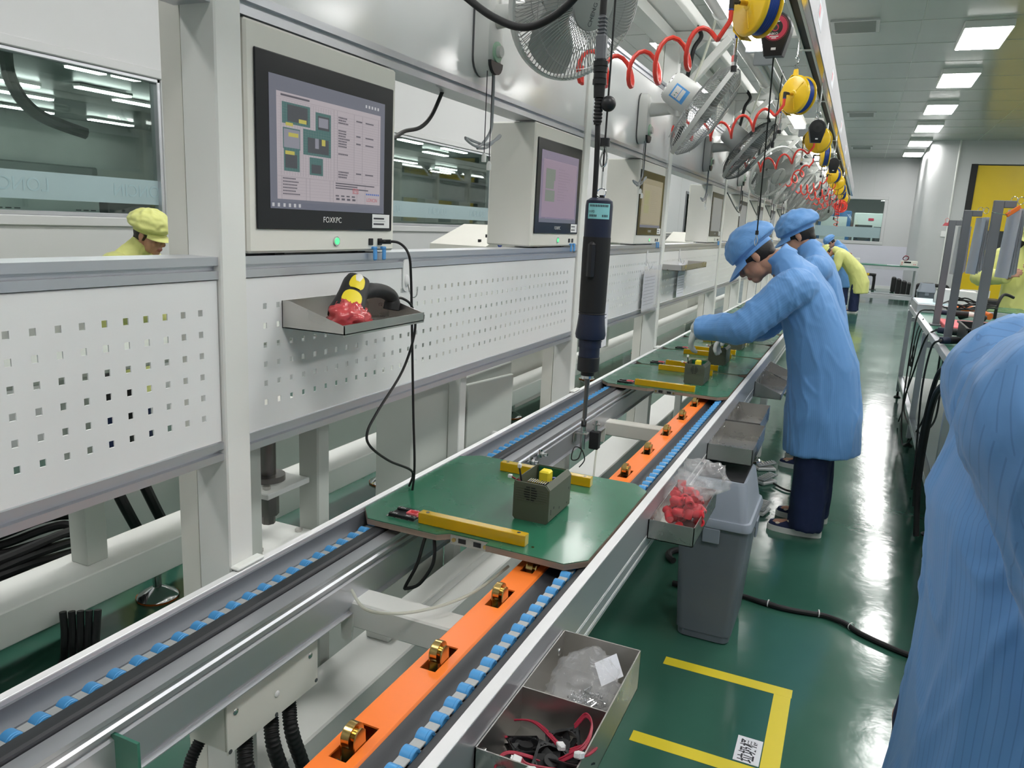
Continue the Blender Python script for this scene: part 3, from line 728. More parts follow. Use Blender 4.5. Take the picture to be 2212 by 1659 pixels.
# ============================================================ PANEL COMPUTERS
def make_pc(y0, w, label, kind, power=True):
    """box stands on the shelf rail; +X face holds the screen"""
    t = thing('panel_computer', label, 'computer', (-1.08, y0, 1.3905), 0, 'panel computers on the shelf rail')
    h = .432; dp = .17; s = w/.51
    m = M().box(-dp, .004, 0, w, .0045, h, .005); m.build('housing', 'cream_paint', t)
    for y in (.1, w-.12): M().box(-.1, -.02, y, y+.03, -.0003, .0045).build('foot', 'black_rubber', t)
    y_a, y_b, z_a, z_b = .020, w-.017, .052, .385
    M().box(.004, .0085, y_a, y_b, z_a, z_b, .003).build('bezel', 'screen_black', t)
    sy0, sy1, sz0, sz1 = .057*s, w-.055*s, .093, .346
    sc = {'doc': (.20, .21, .27), 'purple': (.30, .24, .36), 'tan': (.36, .32, .22), 'off': (.28, .30, .31)}[kind]  # the blank switched-off screen gets its grey sheen from emission
    nm = 'screen_'+kind
    if nm not in MAT: mat(nm, (.05, .05, .055), .25, var=0, emis=sc, estr=.50)
    scr = M().box(.0085, .0092, sy0, sy1, sz0, sz1).build('screen', nm, t)
    def col(n, c, e=.6):
        if n not in MAT: mat(n, (.05, .05, .05), .35, var=0, emis=c, estr=e)
        return n
    SW, SH = sy1-sy0, sz1-sz0
    def R(m, u0, u1, v0, v1, x): m.box(x, x+.0002, sy0+u0*SW, sy0+u1*SW, sz1-v1*SH, sz1-v0*SH)     # u left to right, v top down
    if kind in ('doc', 'purple', 'tan'):
        tint = {'doc': (.60, .53, .57), 'purple': (.50, .36, .50), 'tan': (.55, .48, .32)}[kind]
        e = .56 if kind == 'doc' else .42
        m = M(); R(m, .05, .955, .115, .925, .0092); m.build('page', col('page_'+kind, tint, e), scr)
        m = M(); R(m, .0, 1, .945, 1, .0092); m.build('task_bar', col('bar_'+kind, (.14, .15, .21), .6), scr)
        if kind == 'doc':
            lx = .0094
            for (u0, u1, v0, v1) in ((.09, .305, .185, .345), (.35, .48, .21, .36), (.095, .225, .375, .535), (.25, .48, .36, .56), (.10, .22, .535, .705), (.30, .41, .575, .715)): m = M(); R(m, u0, u1, v0, v1, lx); m.build('photo', col('pic_teal', (.04, .16, .15)), scr)
            lx = .0096
            for (u0, u1, v0, v1) in ((.13, .285, .20, .325), (.37, .465, .235, .345), (.285, .46, .42, .54), (.11, .20, .575, .68), (.315, .395, .63, .70)): m = M(); R(m, u0, u1, v0, v1, lx); m.build('photo_subject', col('pic_dark', (.04, .045, .06)), scr)
            lx = .0097
            for (u0, u1, v0, v1) in ((.10, .22, .385, .525), (.375, .455, .25, .325), (.345, .375, .42, .50)): m = M(); R(m, u0, u1, v0, v1, lx); m.build('photo_case', col('pic_grey', (.30, .30, .36)), scr)
            lx = .0098
            for (u0, u1, v0, v1) in ((.215, .275, .295, .325), (.115, .17, .335, .36), (.135, .21, .41, .44), (.11, .18, .55, .578), (.4, .43, .42, .47)): m = M(); R(m, u0, u1, v0, v1, lx); m.build('callout', col('pic_yellow', (.62, .55, .08)), scr)
            m = M(); lx = .0097
            for i in range(26):
                v = .20+i*.0215; R(m, .51, .95, v, v+.0016, lx)
            for u in (.505, .535, .69, .77, .93, .955-.003): R(m, u, u+.002, .16, .74, lx)
            for i in range(7): R(m, .055, .50, .75+i*.024, .7515+i*.024, lx)
            for u in (.08, .27, .30, .47, .50, .72, .80): R(m, u, u+.002, .745, .925, lx)
            R(m, .05, .955, .155, .157, lx); R(m, .05, .955, .744, .746, lx)
            for i in range(20): R(m, .08+i*.021, .081+i*.021, .17, .735, lx-.0003)
            for i in range(27): R(m, .06, .50, .17+i*.021, .171+i*.021, lx-.0003)
            m.build('ruled_line', col('line_grey', (.38, .35, .38), .6), scr)['kind'] = 'stuff'
            m = M(); rr = random.Random(4)
            for i in range(24):
                v = .205+i*.0215
                if i in (3, 4, 12, 13) or 14 < i < 21: continue
                u = .545
                while u < .66 - .05*rr.random(): w_ = .004+.008*rr.random(); R(m, u, u+w_, v, v+.012, lx+.0002); u += w_+.003
                if i % 3 == 0: R(m, .71, .75+.02*rr.random(), v, v+.011, lx+.0002); R(m, .80, .88, v, v+.01, lx+.0002)
            for i in range(6):
                u = .09
                while u < .17+.06*rr.random(): R(m, u, u+.008, .757+i*.024, .767+i*.024, lx+.0002); u += .011
            for k in range(3): R(m, .52+k*.0, .70+.2*rr.random(), .755+k*.02, .765+k*.02, lx+.0002)
            for k in range(4): R(m, .52+k*.05, .55+k*.05, .86, .872, lx+.0002); R(m, .525+k*.05, .555+k*.05, .885, .902, lx+.0002)
            R(m, .08, .3, .13, .145, lx+.0002)
            m.build('text_mark', col('ink_scr', (.09, .08, .11), .6), scr)['kind'] = 'stuff'
            m = M()
            for k in range(7): R(m, .81+k*.02, .823+k*.02, .825, .84, .01)
            m.build('round_icon', col('pic_blue', (.08, .18, .55)), scr)
            m = M(); R(m, .68, .73, .795, .798, .01); R(m, .68, .73, .835, .838, .01); R(m, .68, .682, .795, .838, .01); R(m, .728, .73, .795, .838, .01); m.build('red_stamp', col('pic_red', (.55, .12, .14)), scr)
            Ts = frame((0, 1, 0), (0, 0, 1), (1, 0, 0), (.0101, sy0+.705*SW, sz1-.817*SH)); text_mesh('受控', .0125, 'stamp_text', col('pic_red', (.55, .12, .14)), scr, Ts, .00005)
            Ts = frame((0, 1, 0), (0, 0, 1), (1, 0, 0), (.0101, sy0+.87*SW, sz1-.885*SH)); text_mesh('LONCIN', .0115, 'page_logo', col('pic_red', (.55, .12, .14)), scr, Ts, .00005)
            m = M()
            for k, u in enumerate((.01, .05, .092, .133, .172, .21)): R(m, u, u+.016, .957, .985, .0095)
            for k in range(5): R(m, .80+k*.03, .815+k*.03, .05, .075, .0095)
            m.build('tray_icon', col('icon_w', (.65, .65, .68)), scr)
        else:
            lx = .0095
            for (u0, u1, v0, v1) in ((.12, .36, .24, .40), (.12, .33, .40, .52), (.12, .36, .54, .70)): m = M(); R(m, u0, u1, v0, v1, .0095); m.build('photo', col('pho_'+kind, {'purple': (.20, .24, .20), 'tan': (.36, .35, .16)}[kind], .6), scr)
            m = M()
            for i in range(12): R(m, .45, .60+.2*random.random(), .22+i*.04, .232+i*.04, .0095)
            m.build('text_line', col('tx_'+kind, tuple(.72*c for c in tint), .5), scr)
    Ts = frame((0, 1, 0), (0, 0, 1), (1, 0, 0), (.0086, .255*s, .0735))
    text_mesh('FOXKPC', .017, 'maker_lettering', 'fan_white', t, Ts, .0001, sx=1.0*s)
    st = M().box(.0085, .0088, w-.017-.085*s, w-.017-.012*s, .059, .091).build('asset_label', 'white_plastic', t)
    m = M()
    for k in range(2): m.box(.0088, .0089, w-.017-.080*s, w-.017-.035*s, .066+k*.013, .070+k*.013)
    m.box(.0088, .0089, w-.017-.081*s, w-.017-.03*s, .0745, .0752)
    m.build('label_print', 'ink', st)
    c = M().cyl((.004, .273*s, .028), (.0075, .273*s, .028), .0105*min(1, s*1.1), n=20).build('button_ring', 'chrome', t)
    M().cyl((.0075, .273*s, .028), (.0085, .273*s, .028), .0075, n=20).build('power_button', 'led_green' if power else 'grey_plastic', c)
    for k, u in enumerate((.80, .875)):
        p = M().box(.004, .0065, w*u-.009, w*u+.009, .018, .034, .001).build('usb_port', 'black_plastic', t)
        M().box(.0065, .016, w*u-.002, w*u+.014, .008, .015, .002).box(.010, .016, w*u, w*u+.014, -.018, .010, .003).build('port_cap', 'sticker_blue', p)
    return t
make_pc(1.166, .51, 'largest nearest panel computer showing an assembly drawing page on its screen', 'doc')
make_pc(2.565, .50, 'second panel computer with a purplish screen, behind the hanging screwdriver', 'purple')
make_pc(3.955, .56, 'third panel computer with a tan yellowish screen', 'tan')
make_pc(6.06, .53, 'fourth panel computer with a blank grey screen, over the front worker', 'off', False)
nmz = ['fifth', 'sixth', 'seventh', 'eighth', 'ninth', 'tenth']
for i in range(6):
    make_pc(PY[5+i]-.53, .51, '%s panel computer from the camera with a blank grey screen, far down the line' % nmz[i], 'off', False)

# ============================================================ WALL FANS
def fan_meshes(metal, rim_m, hub_m):
    r0, R = .078, .232
    g = {}
    m = M(); nw = 100
    for i in range(nw):         # front wires: dish from the hub to the rim
        a = 2*pi*i/nw; sw = .5
        P = []
        for k in range(9):
            u = k/8; r = lerp(r0, R, u); z = .085-.005*u-.055*u**3
            aa = a+sw*(u*u)*.55; P.append((r*cos(aa), r*sin(aa), z))
        P.append((R*cos(a+sw*.55), R*sin(a+sw*.55), .0)); m.tube(P, .0012, 4, caps=False)
    for r, z in ((.13, .079), (.19, .066)):
        m.lathe([(r-.0012, z), (r, z-.0012), (r+.0012, z), (r, z+.0012), (r-.0012, z)], 48)
    g['front_grille'] = m.data('front_grille', metal)
    m = M()
    for i in range(nw):
        a = 2*pi*i/nw; P = []
        for k in range(9):
            u = k/8; r = lerp(.06, R, u); z = -.075+.015*u+.05*u**4
            aa = a-.28*(u*u); P.append((r*cos(aa), r*sin(aa), z))
        P.append((R*cos(a-.28), R*sin(a-.28), 0)); m.tube(P, .0012, 4, caps=False)
    for r, z in ((.12, -.068), (.19, -.058)):
        m.lathe([(r-.0012, z), (r, z-.0012), (r+.0012, z), (r, z+.0012), (r-.0012, z)], 48)
    g['rear_grille'] = m.data('rear_grille', metal)
    m = M().lathe([(R-.002, -.011), (R+.008, -.011), (R+.0095, 0), (R+.008, .011), (R-.002, .011), (R-.002, -.011)], 64)
    m.box(R+.004, R+.022, -.012, .012, -.008, .008, .003)
    g['rim_band'] = m.data('rim_band', rim_m)
    g['hub_badge'] = M().lathe([(0, .094), (.06, .093), (.073, .089), (.076, .083), (.074, .080), (0, .080)], 40).data('hub_badge', hub_m)
    m = M()
    for k in range(3):
        a0 = k*2*pi/3; vs = []; n1, n2 = 7, 8
        for i in range(n1):
            u = i/(n1-1); r = lerp(.04, .222, u); wd = .55+.55*sin(pi*min(1, u*.8+.1)); 
            for j in range(n2):
                v = j/(n2-1)-.5; a = a0+v*wd*1.35+.25*u; vs.append((r*cos(a), r*sin(a), .012-v*.055*(1-.3*u)+.01*cos(pi*v)))
        fs = [(i*n2+j, i*n2+j+1, (i+1)*n2+j+1, (i+1)*n2+j) for i in range(n1-1) for j in range(n2-1)]
        n0 = len(vs); vs2 = [(x, y, z-.002) for x, y, z in vs]
        m.add(vs, fs).add(vs2, [f[::-1] for f in fs])
    m.cyl((0, 0, -.02), (0, 0, .045), .045, .04, n=24)
    g['fan_blade'] = m.data('fan_blade', 'fan_grey')
    m = M().lathe([(0, -.215), (.045, -.213), (.066, -.203), (.074, -.185), (.078, -.09), (.074, -.066), (.02, -.064)], 32)
    g['motor_housing'] = m.data('motor_housing', rim_m)
    m = M()
    for k in range(16):
        a = 2*pi*k/16; m.cyl((.055*cos(a), .055*sin(a), -.2095), (.055*cos(a), .055*sin(a), -.2102), .005, n=6)
    g['vent_hole'] = m.data('vent_hole', 'fan_dark')
    return g
FAN = {'light': fan_meshes('wire_silver', 'fan_white', 'fan_grey'), 'grey': fan_meshes('fan_grey', 'fan_grey', 'fan_grey'), 'dark': fan_meshes('fan_dark', 'fan_grey', 'fan_grey')}
def make_fan(y, axis, label, kind='light', centre=(-.78, None, 2.035), cord=True, sticker=False, fs=1.0):
    t = thing('wall_fan', label, 'fan', (-1.082, y, 2.0), 0, 'wall fans along the line')
    bm = 'fan_white' if kind == 'light' else 'fan_grey'
    prof = [(.052*cos(a), .055*sin(a)+.075) for a in [pi*i/10 for i in range(11)]]+[(.052*cos(a), .052*sin(a)-.06) for a in [pi+pi*i/10 for i in range(11)]]
    M().prism([(p[0], p[1]) for p in prof], 'x', 0, .006).build('back_plate', 'fan_dark', t)
    m = M()
    rings = []
    for (x, s) in ((.006, 1), (.035, .97), (.048, .86), (.053, .6)): rings.append([V((x, p[0]*s, (p[1]-.005)*s+.005)) for p in prof])
    m.loft(rings); m.build('wall_bracket', bm, t)
    b = M().cyl((.046, 0, -.045), (.058, 0, -.045), .028, n=20).build('speed_dial', 'dial_green', t)
    M().cyl((.058, 0, -.045), (.070, 0, -.045), .016, n=20).build('dial_knob', bm, b)
    M().prism([(.040*cos(a), .035*sin(a)-.072) for a in [pi+pi*i/8 for i in range(9)]], 'x', .046, .056).build('control_face', 'black_plastic', t)
    cx_, cy_, cz = centre[0]+1.082, (centre[1] if centre[1] else y)-y, centre[2]-2.0
    A = V(axis).normalized(); C0 = V((cx_, cy_, cz))
    el = V((.19, cy_*.35, .055))
    m = M(); m.loft([[V((.045, q*.026, .05+r*.034)) for q, r in [(cos(a), sin(a)) for a in [2*pi*i/16 for i in range(16)]]],
                     [V((el.x-.02, el.y+q*.02, el.z+r*.026)) for q, r in [(cos(a), sin(a)) for a in [2*pi*i/16 for i in range(16)]]]])
    m.cyl(el+V((-.02, -.024, 0)), el+V((-.02, .024, 0)), .03, n=20); m.build('arm', bm, t)
    hp = C0-A*.13-V((0, 0, .07))
    m = M(); m.bar(el+V((-.01, 0, 0)), hp, .03, .045, b=.004); m.cyl(hp-V((0, 0, .035)), hp+V((0, 0, .05)), .028, n=16); m.box(hp.x-.03, hp.x+.03, hp.y-.02, hp.y+.02, hp.z-.075, hp.z-.03, .004); m.build('swivel', bm, t)
    up = V((0, 0, 1)); X = up.cross(A).normalized(); Yv = A.cross(X); T = frame(X, Yv, A, C0) @ Matrix.Scale(fs, 4)
    for n, me in FAN[kind].items():
        o = bpy.data.objects.new(n, me); COL.objects.link(o); o.parent = t; o.matrix_local = T
        if n == 'hub_badge' :
            pass
    if kind == 'light' and y < 8:
        Tt = T @ frame((0, 1, 0), (-1, 0, 0), (0, 0, 1), (0, 0, .0945)); text_mesh('CHENG FENG', .02, 'badge_lettering', 'fan_dark', t, Tt, .0002)
    if sticker:
        m = M(); me = M()
        for i in range(8):
            a0, a1 = pi+.15-.55+i*.11, pi+.15-.55+(i+1)*.11
            q = lambda a, r, z: (r*cos(a), r*sin(a), z)
            for (mm, za, zb, r) in ((m, -.175, -.10, .0785),):
                mm.add([q(a0, r, za), q(a1, r, za), q(a1, r, zb), q(a0, r, zb)], [(0, 1, 2, 3)]).add([q(a0, r-.0004, za), q(a1, r-.0004, za), q(a1, r-.0004, zb), q(a0, r-.0004, zb)], [(3, 2, 1, 0)])
            if 1 <= i < 7: 
                for za, zb in ((-.168, -.139), (-.136, -.117)): me.add([q(a0, .0789, za), q(a1, .0789, za), q(a1, .0789, zb), q(a0, .0789, zb)], [(0, 1, 2, 3)])
        # turn the sticker to the aisle/camera side of the motor
        Ry = Matrix.Rotation(radians(sticker), 4, 'Z')
        s = m.build('energy_label', 'sticker_blue', t, T @ Ry); k = me.build('label_field', 'white_plastic', s)
        k2 = M()
        for i, (c_, w) in enumerate((('led_green', .018), ('pink_foam', .026))):
            k2.m = i
            a0 = pi+.15-.1; z = -.155+i*.008
            k2.add([(.0792*cos(a0), .0792*sin(a0), z), (.0792*cos(a0+w/.079), .0792*sin(a0+w/.079), z), (.0792*cos(a0+w/.079), .0792*sin(a0+w/.079), z+.005), (.0792*cos(a0), .0792*sin(a0), z+.005)], [(0, 1, 2, 3)])
        k2.build('label_bar', ['bench_top', 'label_red'], s)
    for i, (dy, L) in enumerate(((-.03, .23), (.005, .25))):
        c = M().tube([(.04, dy, -.10), (.04, dy, -.10-L)], .0014, 6).build('pull_cord', 'ink', t)
        M().lathe([(0, -.014), (.007, -.013), (.007, .004), (.003, .012), (0, .013)], 12, Matrix.Translation((.04, dy, -.10-L-.01))).build('cord_tip', 'fan_white', c)
    if cord:
        P = spline([(.03, .035, -.10), (.03, .036, -.2), (.028, .03, -.26), (.025, -.04, -.31), (.024, -.12, -.295), (.024, .0, -.30), (.03, .08, -.275), (.03, .09, -.265), (.026, .02, -.305), (.022, -.04, -.315)], 6)
        M().tube(P, .0042, 8).build('power_cord', 'grey_plastic', t)
    return t
FANS = [(2.13, (.80, -.42, -.36), 'large silver wall fan at the top of the picture, facing the camera', 'light', (-.795, 2.13, 2.085)),
        (3.90, (.80, .22, -.55), 'white wall fan seen from the side, with a blue energy label on its motor', 'light', (-.772, 3.90, 2.045)),
        (5.65, (.80, .05, -.66), 'dark grey wall fan seen edge on, third along the line', 'dark', (-.784, 5.65, 2.035)),
        (7.32, (.72, -.50, -.45), 'wall fan with its round hub badge turned to the camera, fourth along the line', 'light', (-.80, 7.32, 2.015)),
        (8.60, (.82, .05, -.55), 'pale wall fan seen edge on, fifth along the line', 'light', (-.757, 8.6, 1.995)),
        (9.90, (.82, .12, -.5), 'pale wall fan seen edge on, sixth along the line', 'grey', (-.735, 9.9, 1.99)),
        (11.2, (.82, .0, -.5), 'pale wall fan, seventh along the line', 'light', (-.72, 11.2, 1.99)),
        (12.6, (.80, -.1, -.5), 'pale wall fan, eighth along the line', 'grey', (-.72, 12.6, 1.99)),
        (14.0, (.80, .05, -.5), 'pale wall fan, ninth along the line', 'light', (-.72, 14.0, 1.99)),
        (15.4, (.72, -.4, -.5), 'grey wall fan, last but one along the line', 'grey', (-.72, 15.4, 1.99)),
        (16.8, (.72, -.4, -.5), 'grey wall fan farthest along the line', 'grey', (-.72, 16.8, 1.99))]
for i, (y, ax, lab, kd, c) in enumerate(FANS): make_fan(y, ax, lab, kd, c, cord=i < 4, fs=.9 if i == 0 else 1.0, sticker=12 if i == 1 else (10 if i == 6 else 0))

# ============================================================ HOSE REELS, BALANCERS, COILED HOSES
def make_reel(label):
    """yellow spring reel hung from the tool track; axle along local x, disc face on -x"""
    t = thing('hose_reel', label, 'hose reel', (0, 0, 0), 0, 'yellow hose reels under the tool track')
    Ry = Matrix.Rotation(-pi/2, 4, 'Y')
    m = M().lathe([(0, .052), (.022, .052), (.026, .049), (.105, .046), (.112, .042), (.116, .034), (.114, .026), (.09, .024), (0, .024)], 40, Ry)
    m.lathe([(.09, -.024), (.114, -.026), (.116, -.03), (.112, -.036), (0, -.038)], 40, Ry)
    m.lathe([(.055, -.03), (.055, .03)], 32, Ry)
    m.build('reel_case', 'reel_yellow', t)
    m = M()
    for k in range(3): m.bar(( -.0485, .026*cos(k*2.1+.3), .026*sin(k*2.1+.3)), (-.0475, .095*cos(k*2.1+.3), .095*sin(k*2.1+.3)), .005, .003, up=(1, 0, 0))
    m.build('face_rib', 'reel_yellow', t)
    m = M()
    for k in range(5):
        for q in range(1):
            x = -.019+k*.0095; m.lathe([(.098, x-.0044), (.1035, x-.0044), (.1055, x), (.1035, x+.0044), (.098, x+.0044)], 40, Matrix.Rotation(pi/2, 4, 'Y'))
    m.build('hose_winding', 'hose_blue', t)
    m = M().bar((0, .085, .09), (0, .135, .02), .05, .004, up=(0, .6, .6)).bar((0, .135, .02), (0, .12, -.07), .05, .004, up=(0, 1, 0)).bar((0, .12, -.07), (0, .06, -.115), .05, .004, up=(0, 1, -1)).bar((0, .085, .09), (0, .05, .125), .05, .004, up=(0, .6, .6)).prism([(.02, .10), (.065, .105), (.055, .16), (.03, .16)], 'x', -.006, .006)
    m.build('guard_frame', 'reel_yellow', t)
    m = M().cyl((-.05, 0, 0), (-.085, 0, 0), .009, n=8); m.build('brass_fitting', 'brass', t)
    e = M().cyl((-.085, 0, 0), (-.095, 0, 0), .006, n=10).bar((-.09, 0, 0), (-.125, 0, 0), .016, .016, b=.003).cyl((-.118, 0, .006), (-.118, 0, -.028), .010, n=14).build('elbow_coupler', 'black_plastic', t)
    M().cyl((-.118, 0, -.028), (-.118, 0, -.033), .0105, n=14).build('coupler_ring', 'hose_blue', e)
    m = M().lathe([(.014, 0), (.016, .002), (.018, 0), (.016, -.002), (.014, 0)], 20, Matrix.Translation((0, .043, .175)) @ Matrix.Rotation(pi/2, 4, 'Y'))
    m.tube(spline([(0, .043, .19), (.012, .043, .20), (.014, .043, .225), (0, .043, .245), (-.012, .043, .225), (-.006, .043, .205)], 5), .0032, 7)
    m.cyl((0, .043, .244), (0, .043, .345), .004, n=8); m.build('hanging_hook', 'chrome', t)
    m = M().cyl((.0, .128, .03), (0, .132, -.03), .012, n=14).build('hose_stopper', 'black_plastic', t)
    m = M().tube(spline([(0, .132, -.03), (0, .133, -.07), (0, .13, -.095)], 5), .0055, 8).build('hose_end', 'hose_blue', t)
    M().cyl((0, .13, -.095), (0, .128, -.16), .008, n=12).cyl((0, .128, -.16), (0, .127, -.185), .013, n=6).cyl((0, .127, -.185), (0, .127, -.20), .011, n=12).build('quick_coupler', 'chrome', t)
    M().cyl((0, .127, -.20), (0, .1265, -.222), .0125, n=14).build('coupler_sleeve', 'black_plastic', t)
    return t
REELS = [(2.64, 42, 'nearest yellow hose reel, cut by the top edge, lamp glare on its disc'), (4.30, 52, 'second yellow hose reel along the track, disc face fully visible'), (6.24, 78, 'third yellow hose reel, its round disc turned to the camera behind a black balancer'),
         (7.42, 12, 'fourth yellow hose reel, seen nearly edge on with blue windings'), (9.7, 45, 'fifth yellow hose reel along the track'), (10.95, 80, 'sixth yellow hose reel along the track, disc turned to the camera'), (12.3, 50, 'seventh yellow hose reel along the track'), (13.7, 30, 'eighth yellow hose reel along the track'), (15.4, 60, 'farthest yellow hose reel at the end of the track')]
R0 = None
for (y, a, lab) in REELS:
    if R0 is None: R0 = make_reel(lab); R0.scale = (.8,)*3; R0.location = (-.385, y, 2.17); R0.rotation_euler = (0, 0, radians(a))
    else: dup(R0, (-.385, y, 2.17), radians(a), lab)
def coil_hose(y, label, n, amp, a=0, end=None, sag=.12, r=.0058, seed=1):
    c, s = cos(radians(a)), sin(radians(a))
    p0 = V((-.385, y, 2.17))+V((-.118*c, -.118*s, -.033))*.8; p1 = V(end)
    rr = random.Random(seed); P = [p0, p0+V((0, 0, -.03))]
    q0 = p0+V((-.03, 0, -.055)); N = n*14
    D = (p1-q0).normalized(); U = D.cross(V((0, 0, 1))).normalized(); Wv = U.cross(D)
    for i in range(N+1):
        t = i/N; A_ = amp*(.35+.65*min(1, t*4)) if t < .25 else amp
        A_ *= 1+.12*sin(7*t+seed)
        th = 2*pi*n*t - pi/2
        b = q0.lerp(p1, t)+V((0, 0, -sag*sin(pi*t)))
        P.append(b+U*(A_*cos(th)*.8)+Wv*(A_*sin(th)))
    P.append(p1)
    o = M().tube(P, r, 8).build('coiled_hose', 'hose_red')
    return tag(o, label, 'hose', 'red coiled air hoses')
H_ = ['thick red coiled hose at the top reaching from the nearest reel to the first fan', 'red coiled hose from the second reel running past the white side-on fan', 'red coiled hose from the third reel crossing before the badge fan', 'red coiled hose from the fourth reel', 'red coiled hose from the fifth reel', 'red coiled hose from the sixth reel', 'red coiled hose from the seventh reel', 'red coiled hose from the eighth reel']
ends = [(-1.0, 2.78, 2.04), (-1.04, 4.45, 2.04), (-1.0, 6.35, 2.02), (-.82, 8.0, 2.0), (-.80, 9.45, 2.02), (-.80, 10.6, 2.0), (-.80, 12.0, 1.98), (-.80, 13.3, 1.95)]
for i, lab in enumerate(H_): coil_hose(REELS[i][0], lab, 5, .058 if i == 0 else .05, REELS[i][1], ends[i], .06, .0075 if i == 0 else .007, i)
# far tangle of red hose
P = []; rr = random.Random(3)
for i in range(150):
    a = i*.55; P.append((-.43+.11*cos(a)*(.6+.4*sin(i*.13))+.03*sin(i*.31), 14.9+.12*sin(a*.7), 2.02+.11*sin(a)*(.7+.3*cos(i*.17))))
o = M().tube(spline(P, 3), .007, 6).build('coiled_hose', 'hose_red'); tag(o, 'tangled bundle of red hose hanging at the far end of the tool track', 'hose', 'red coiled air hoses')
P = [(-.45-.035*cos(i*.62), 14.6+.07*sin(i*.62), 1.98-.26*i/75-.05*sin(i*.1)) for i in range(76)]
o = M().tube(spline(P, 3), .006, 6).build('coiled_hose', 'hose_red'); tag(o, 'red coil of hose drooping below the far tangle of hoses', 'hose', 'red coiled air hoses')
def make_balancer(label):
    t = thing('spring_balancer', label, 'balancer', (0, 0, 0), 0, 'black spring balancers')
    poly = [(.052*cos(a), .052*sin(a)) for a in [radians(-20+i*22) for i in range(11)]]+[(-.032, -.09), (.030, -.09)]
    m = M(); rings = []
    for (x, s) in ((-.024, .93), (-.02, 1), (.02, 1), (.024, .93)): rings.append([V((p[0]*s, x, p[1]*s)) for p in poly])
    m.loft(rings); m.build('body', 'black_plastic', t)
    m = M().lathe([(.012, .0265), (.03, .0255), (.031, .0245)], 28, Matrix.Rotation(pi/2, 4, 'X')).lathe([(.040, .0262), (.042, .0262), (.043, .0245)], 28, Matrix.Rotation(pi/2, 4, 'X'))
    m.build('disc_ring', 'black_rubber', t)
    M().box(-.008, .008, -.0255, -.024, -.072, -.064).build('small_label', 'white_plastic', t)
    M().cyl((0, 0, .045), (0, 0, .075), .006, n=8).lathe([(.012, -.003), (.016, 0), (.012, .003), (.009, 0), (.012, -.003)], 20, Matrix.Translation((0, 0, .085)) @ Matrix.Rotation(pi/2, 4, 'X')).cyl((0, 0, .095), (0, 0, .275), .004, n=8).build('hook', 'chrome', t)
    return t
B0 = make_balancer('black spring balancer with a round red label beside the nearest yellow reel'); B0.location = (-.362, 2.97, 2.175); B0.rotation_euler = (0, 0, radians(-6))
b = dup(B0, (-.355, 5.50, 2.16), radians(12), 'black spring balancer hanging in front of the third yellow reel')
dup(B0, (-.345, 8.3, 2.18), radians(6), 'black spring balancer hanging beyond the fourth yellow reel')
dup(B0, (-.37, 12.9, 2.2), 0, 'black spring balancer far along the track')
k = M().cyl((0, -.0245, 0), (0, -.0258, 0), .043, n=36).build('red_label', 'label_red', B0)
m = M(); m.box(-.026, -.018, -.0264, -.0258, -.024, -.017)
for (z, w) in ((.026, .018), (.018, .026), (-.030, .026), (-.035, .012)): m.box(-w/2-.004, w/2, -.0262, -.0258, z, z+.003)
m.build('label_print', 'white_plastic', k); text_mesh('ABKO', .011, 'label_text', 'white_plastic', k, frame((1, 0, 0), (0, 0, 1), (0, -1, 0), (-.004, -.0262, -.020)), .0002)
M().cyl((0, -.0258, 0), (0, -.0275, 0), .008, n=12).build('centre_screw', 'black_plastic', k)
def wire(pts, r, name, m, lab, cat, grp=None, n=8, k=8):
    return tag(M().tube(spline(pts, k), r, n).build(name, m), lab, cat, grp)
# suspended wires with snap hooks
for (x, y, zb, lab) in ((-.37, 2.97, 1.45, 'thin black balancer cord with a small hook ending at the front worker blue cap'), (-.52, 5.3, 1.98, 'thin black cord hanging before the dark grey fan')):
    pass
o = wire([(-.365, 2.98, 2.09), (-.385, 3.2, 1.85), (-.415, 3.49, 1.49)], .0028, 'hanging_line', 'black_rubber', 'thin black cord hanging from the red-label balancer down to the front worker cap', 'cord')
M().cyl((-.415, 3.49, 1.493), (-.415, 3.49, 1.475), .007, n=10).build('cord_stop', 'black_plastic', o)
M().tube(spline([(-.415, 3.49, 1.475), (-.409, 3.49, 1.45), (-.415, 3.49, 1.43), (-.421, 3.49, 1.45), (-.415, 3.49, 1.474)], 5), .0018, 6).build('snap_hook', 'chrome', o)
for i, (x, y, z0, z1, tx) in enumerate(((-.60, 5.45, 2.50, 2.07, 'behind the third coiled hose'), (-.41, 8.15, 2.18, 1.90, 'below the second black balancer'), (-.40, 10.2, 2.2, 1.8, 'past the fifth reel'), (-.38, 11.6, 2.2, 1.75, 'past the sixth reel'), (-.38, 13.3, 2.2, 1.7, 'near the far hose tangle'))):
    o = wire([(x, y, z0), (x-.01, y+.02, (z0+z1)/2), (x-.015, y+.03, z1)], .0035, 'hanging_line', 'black_rubber', 'thin black hanging cord '+tx, 'cord', 'far hanging cords')
    M().cyl((x-.015, y+.03, z1), (x-.015, y+.03, z1-.035), .010, n=10).build('cord_stop', 'black_plastic', o)
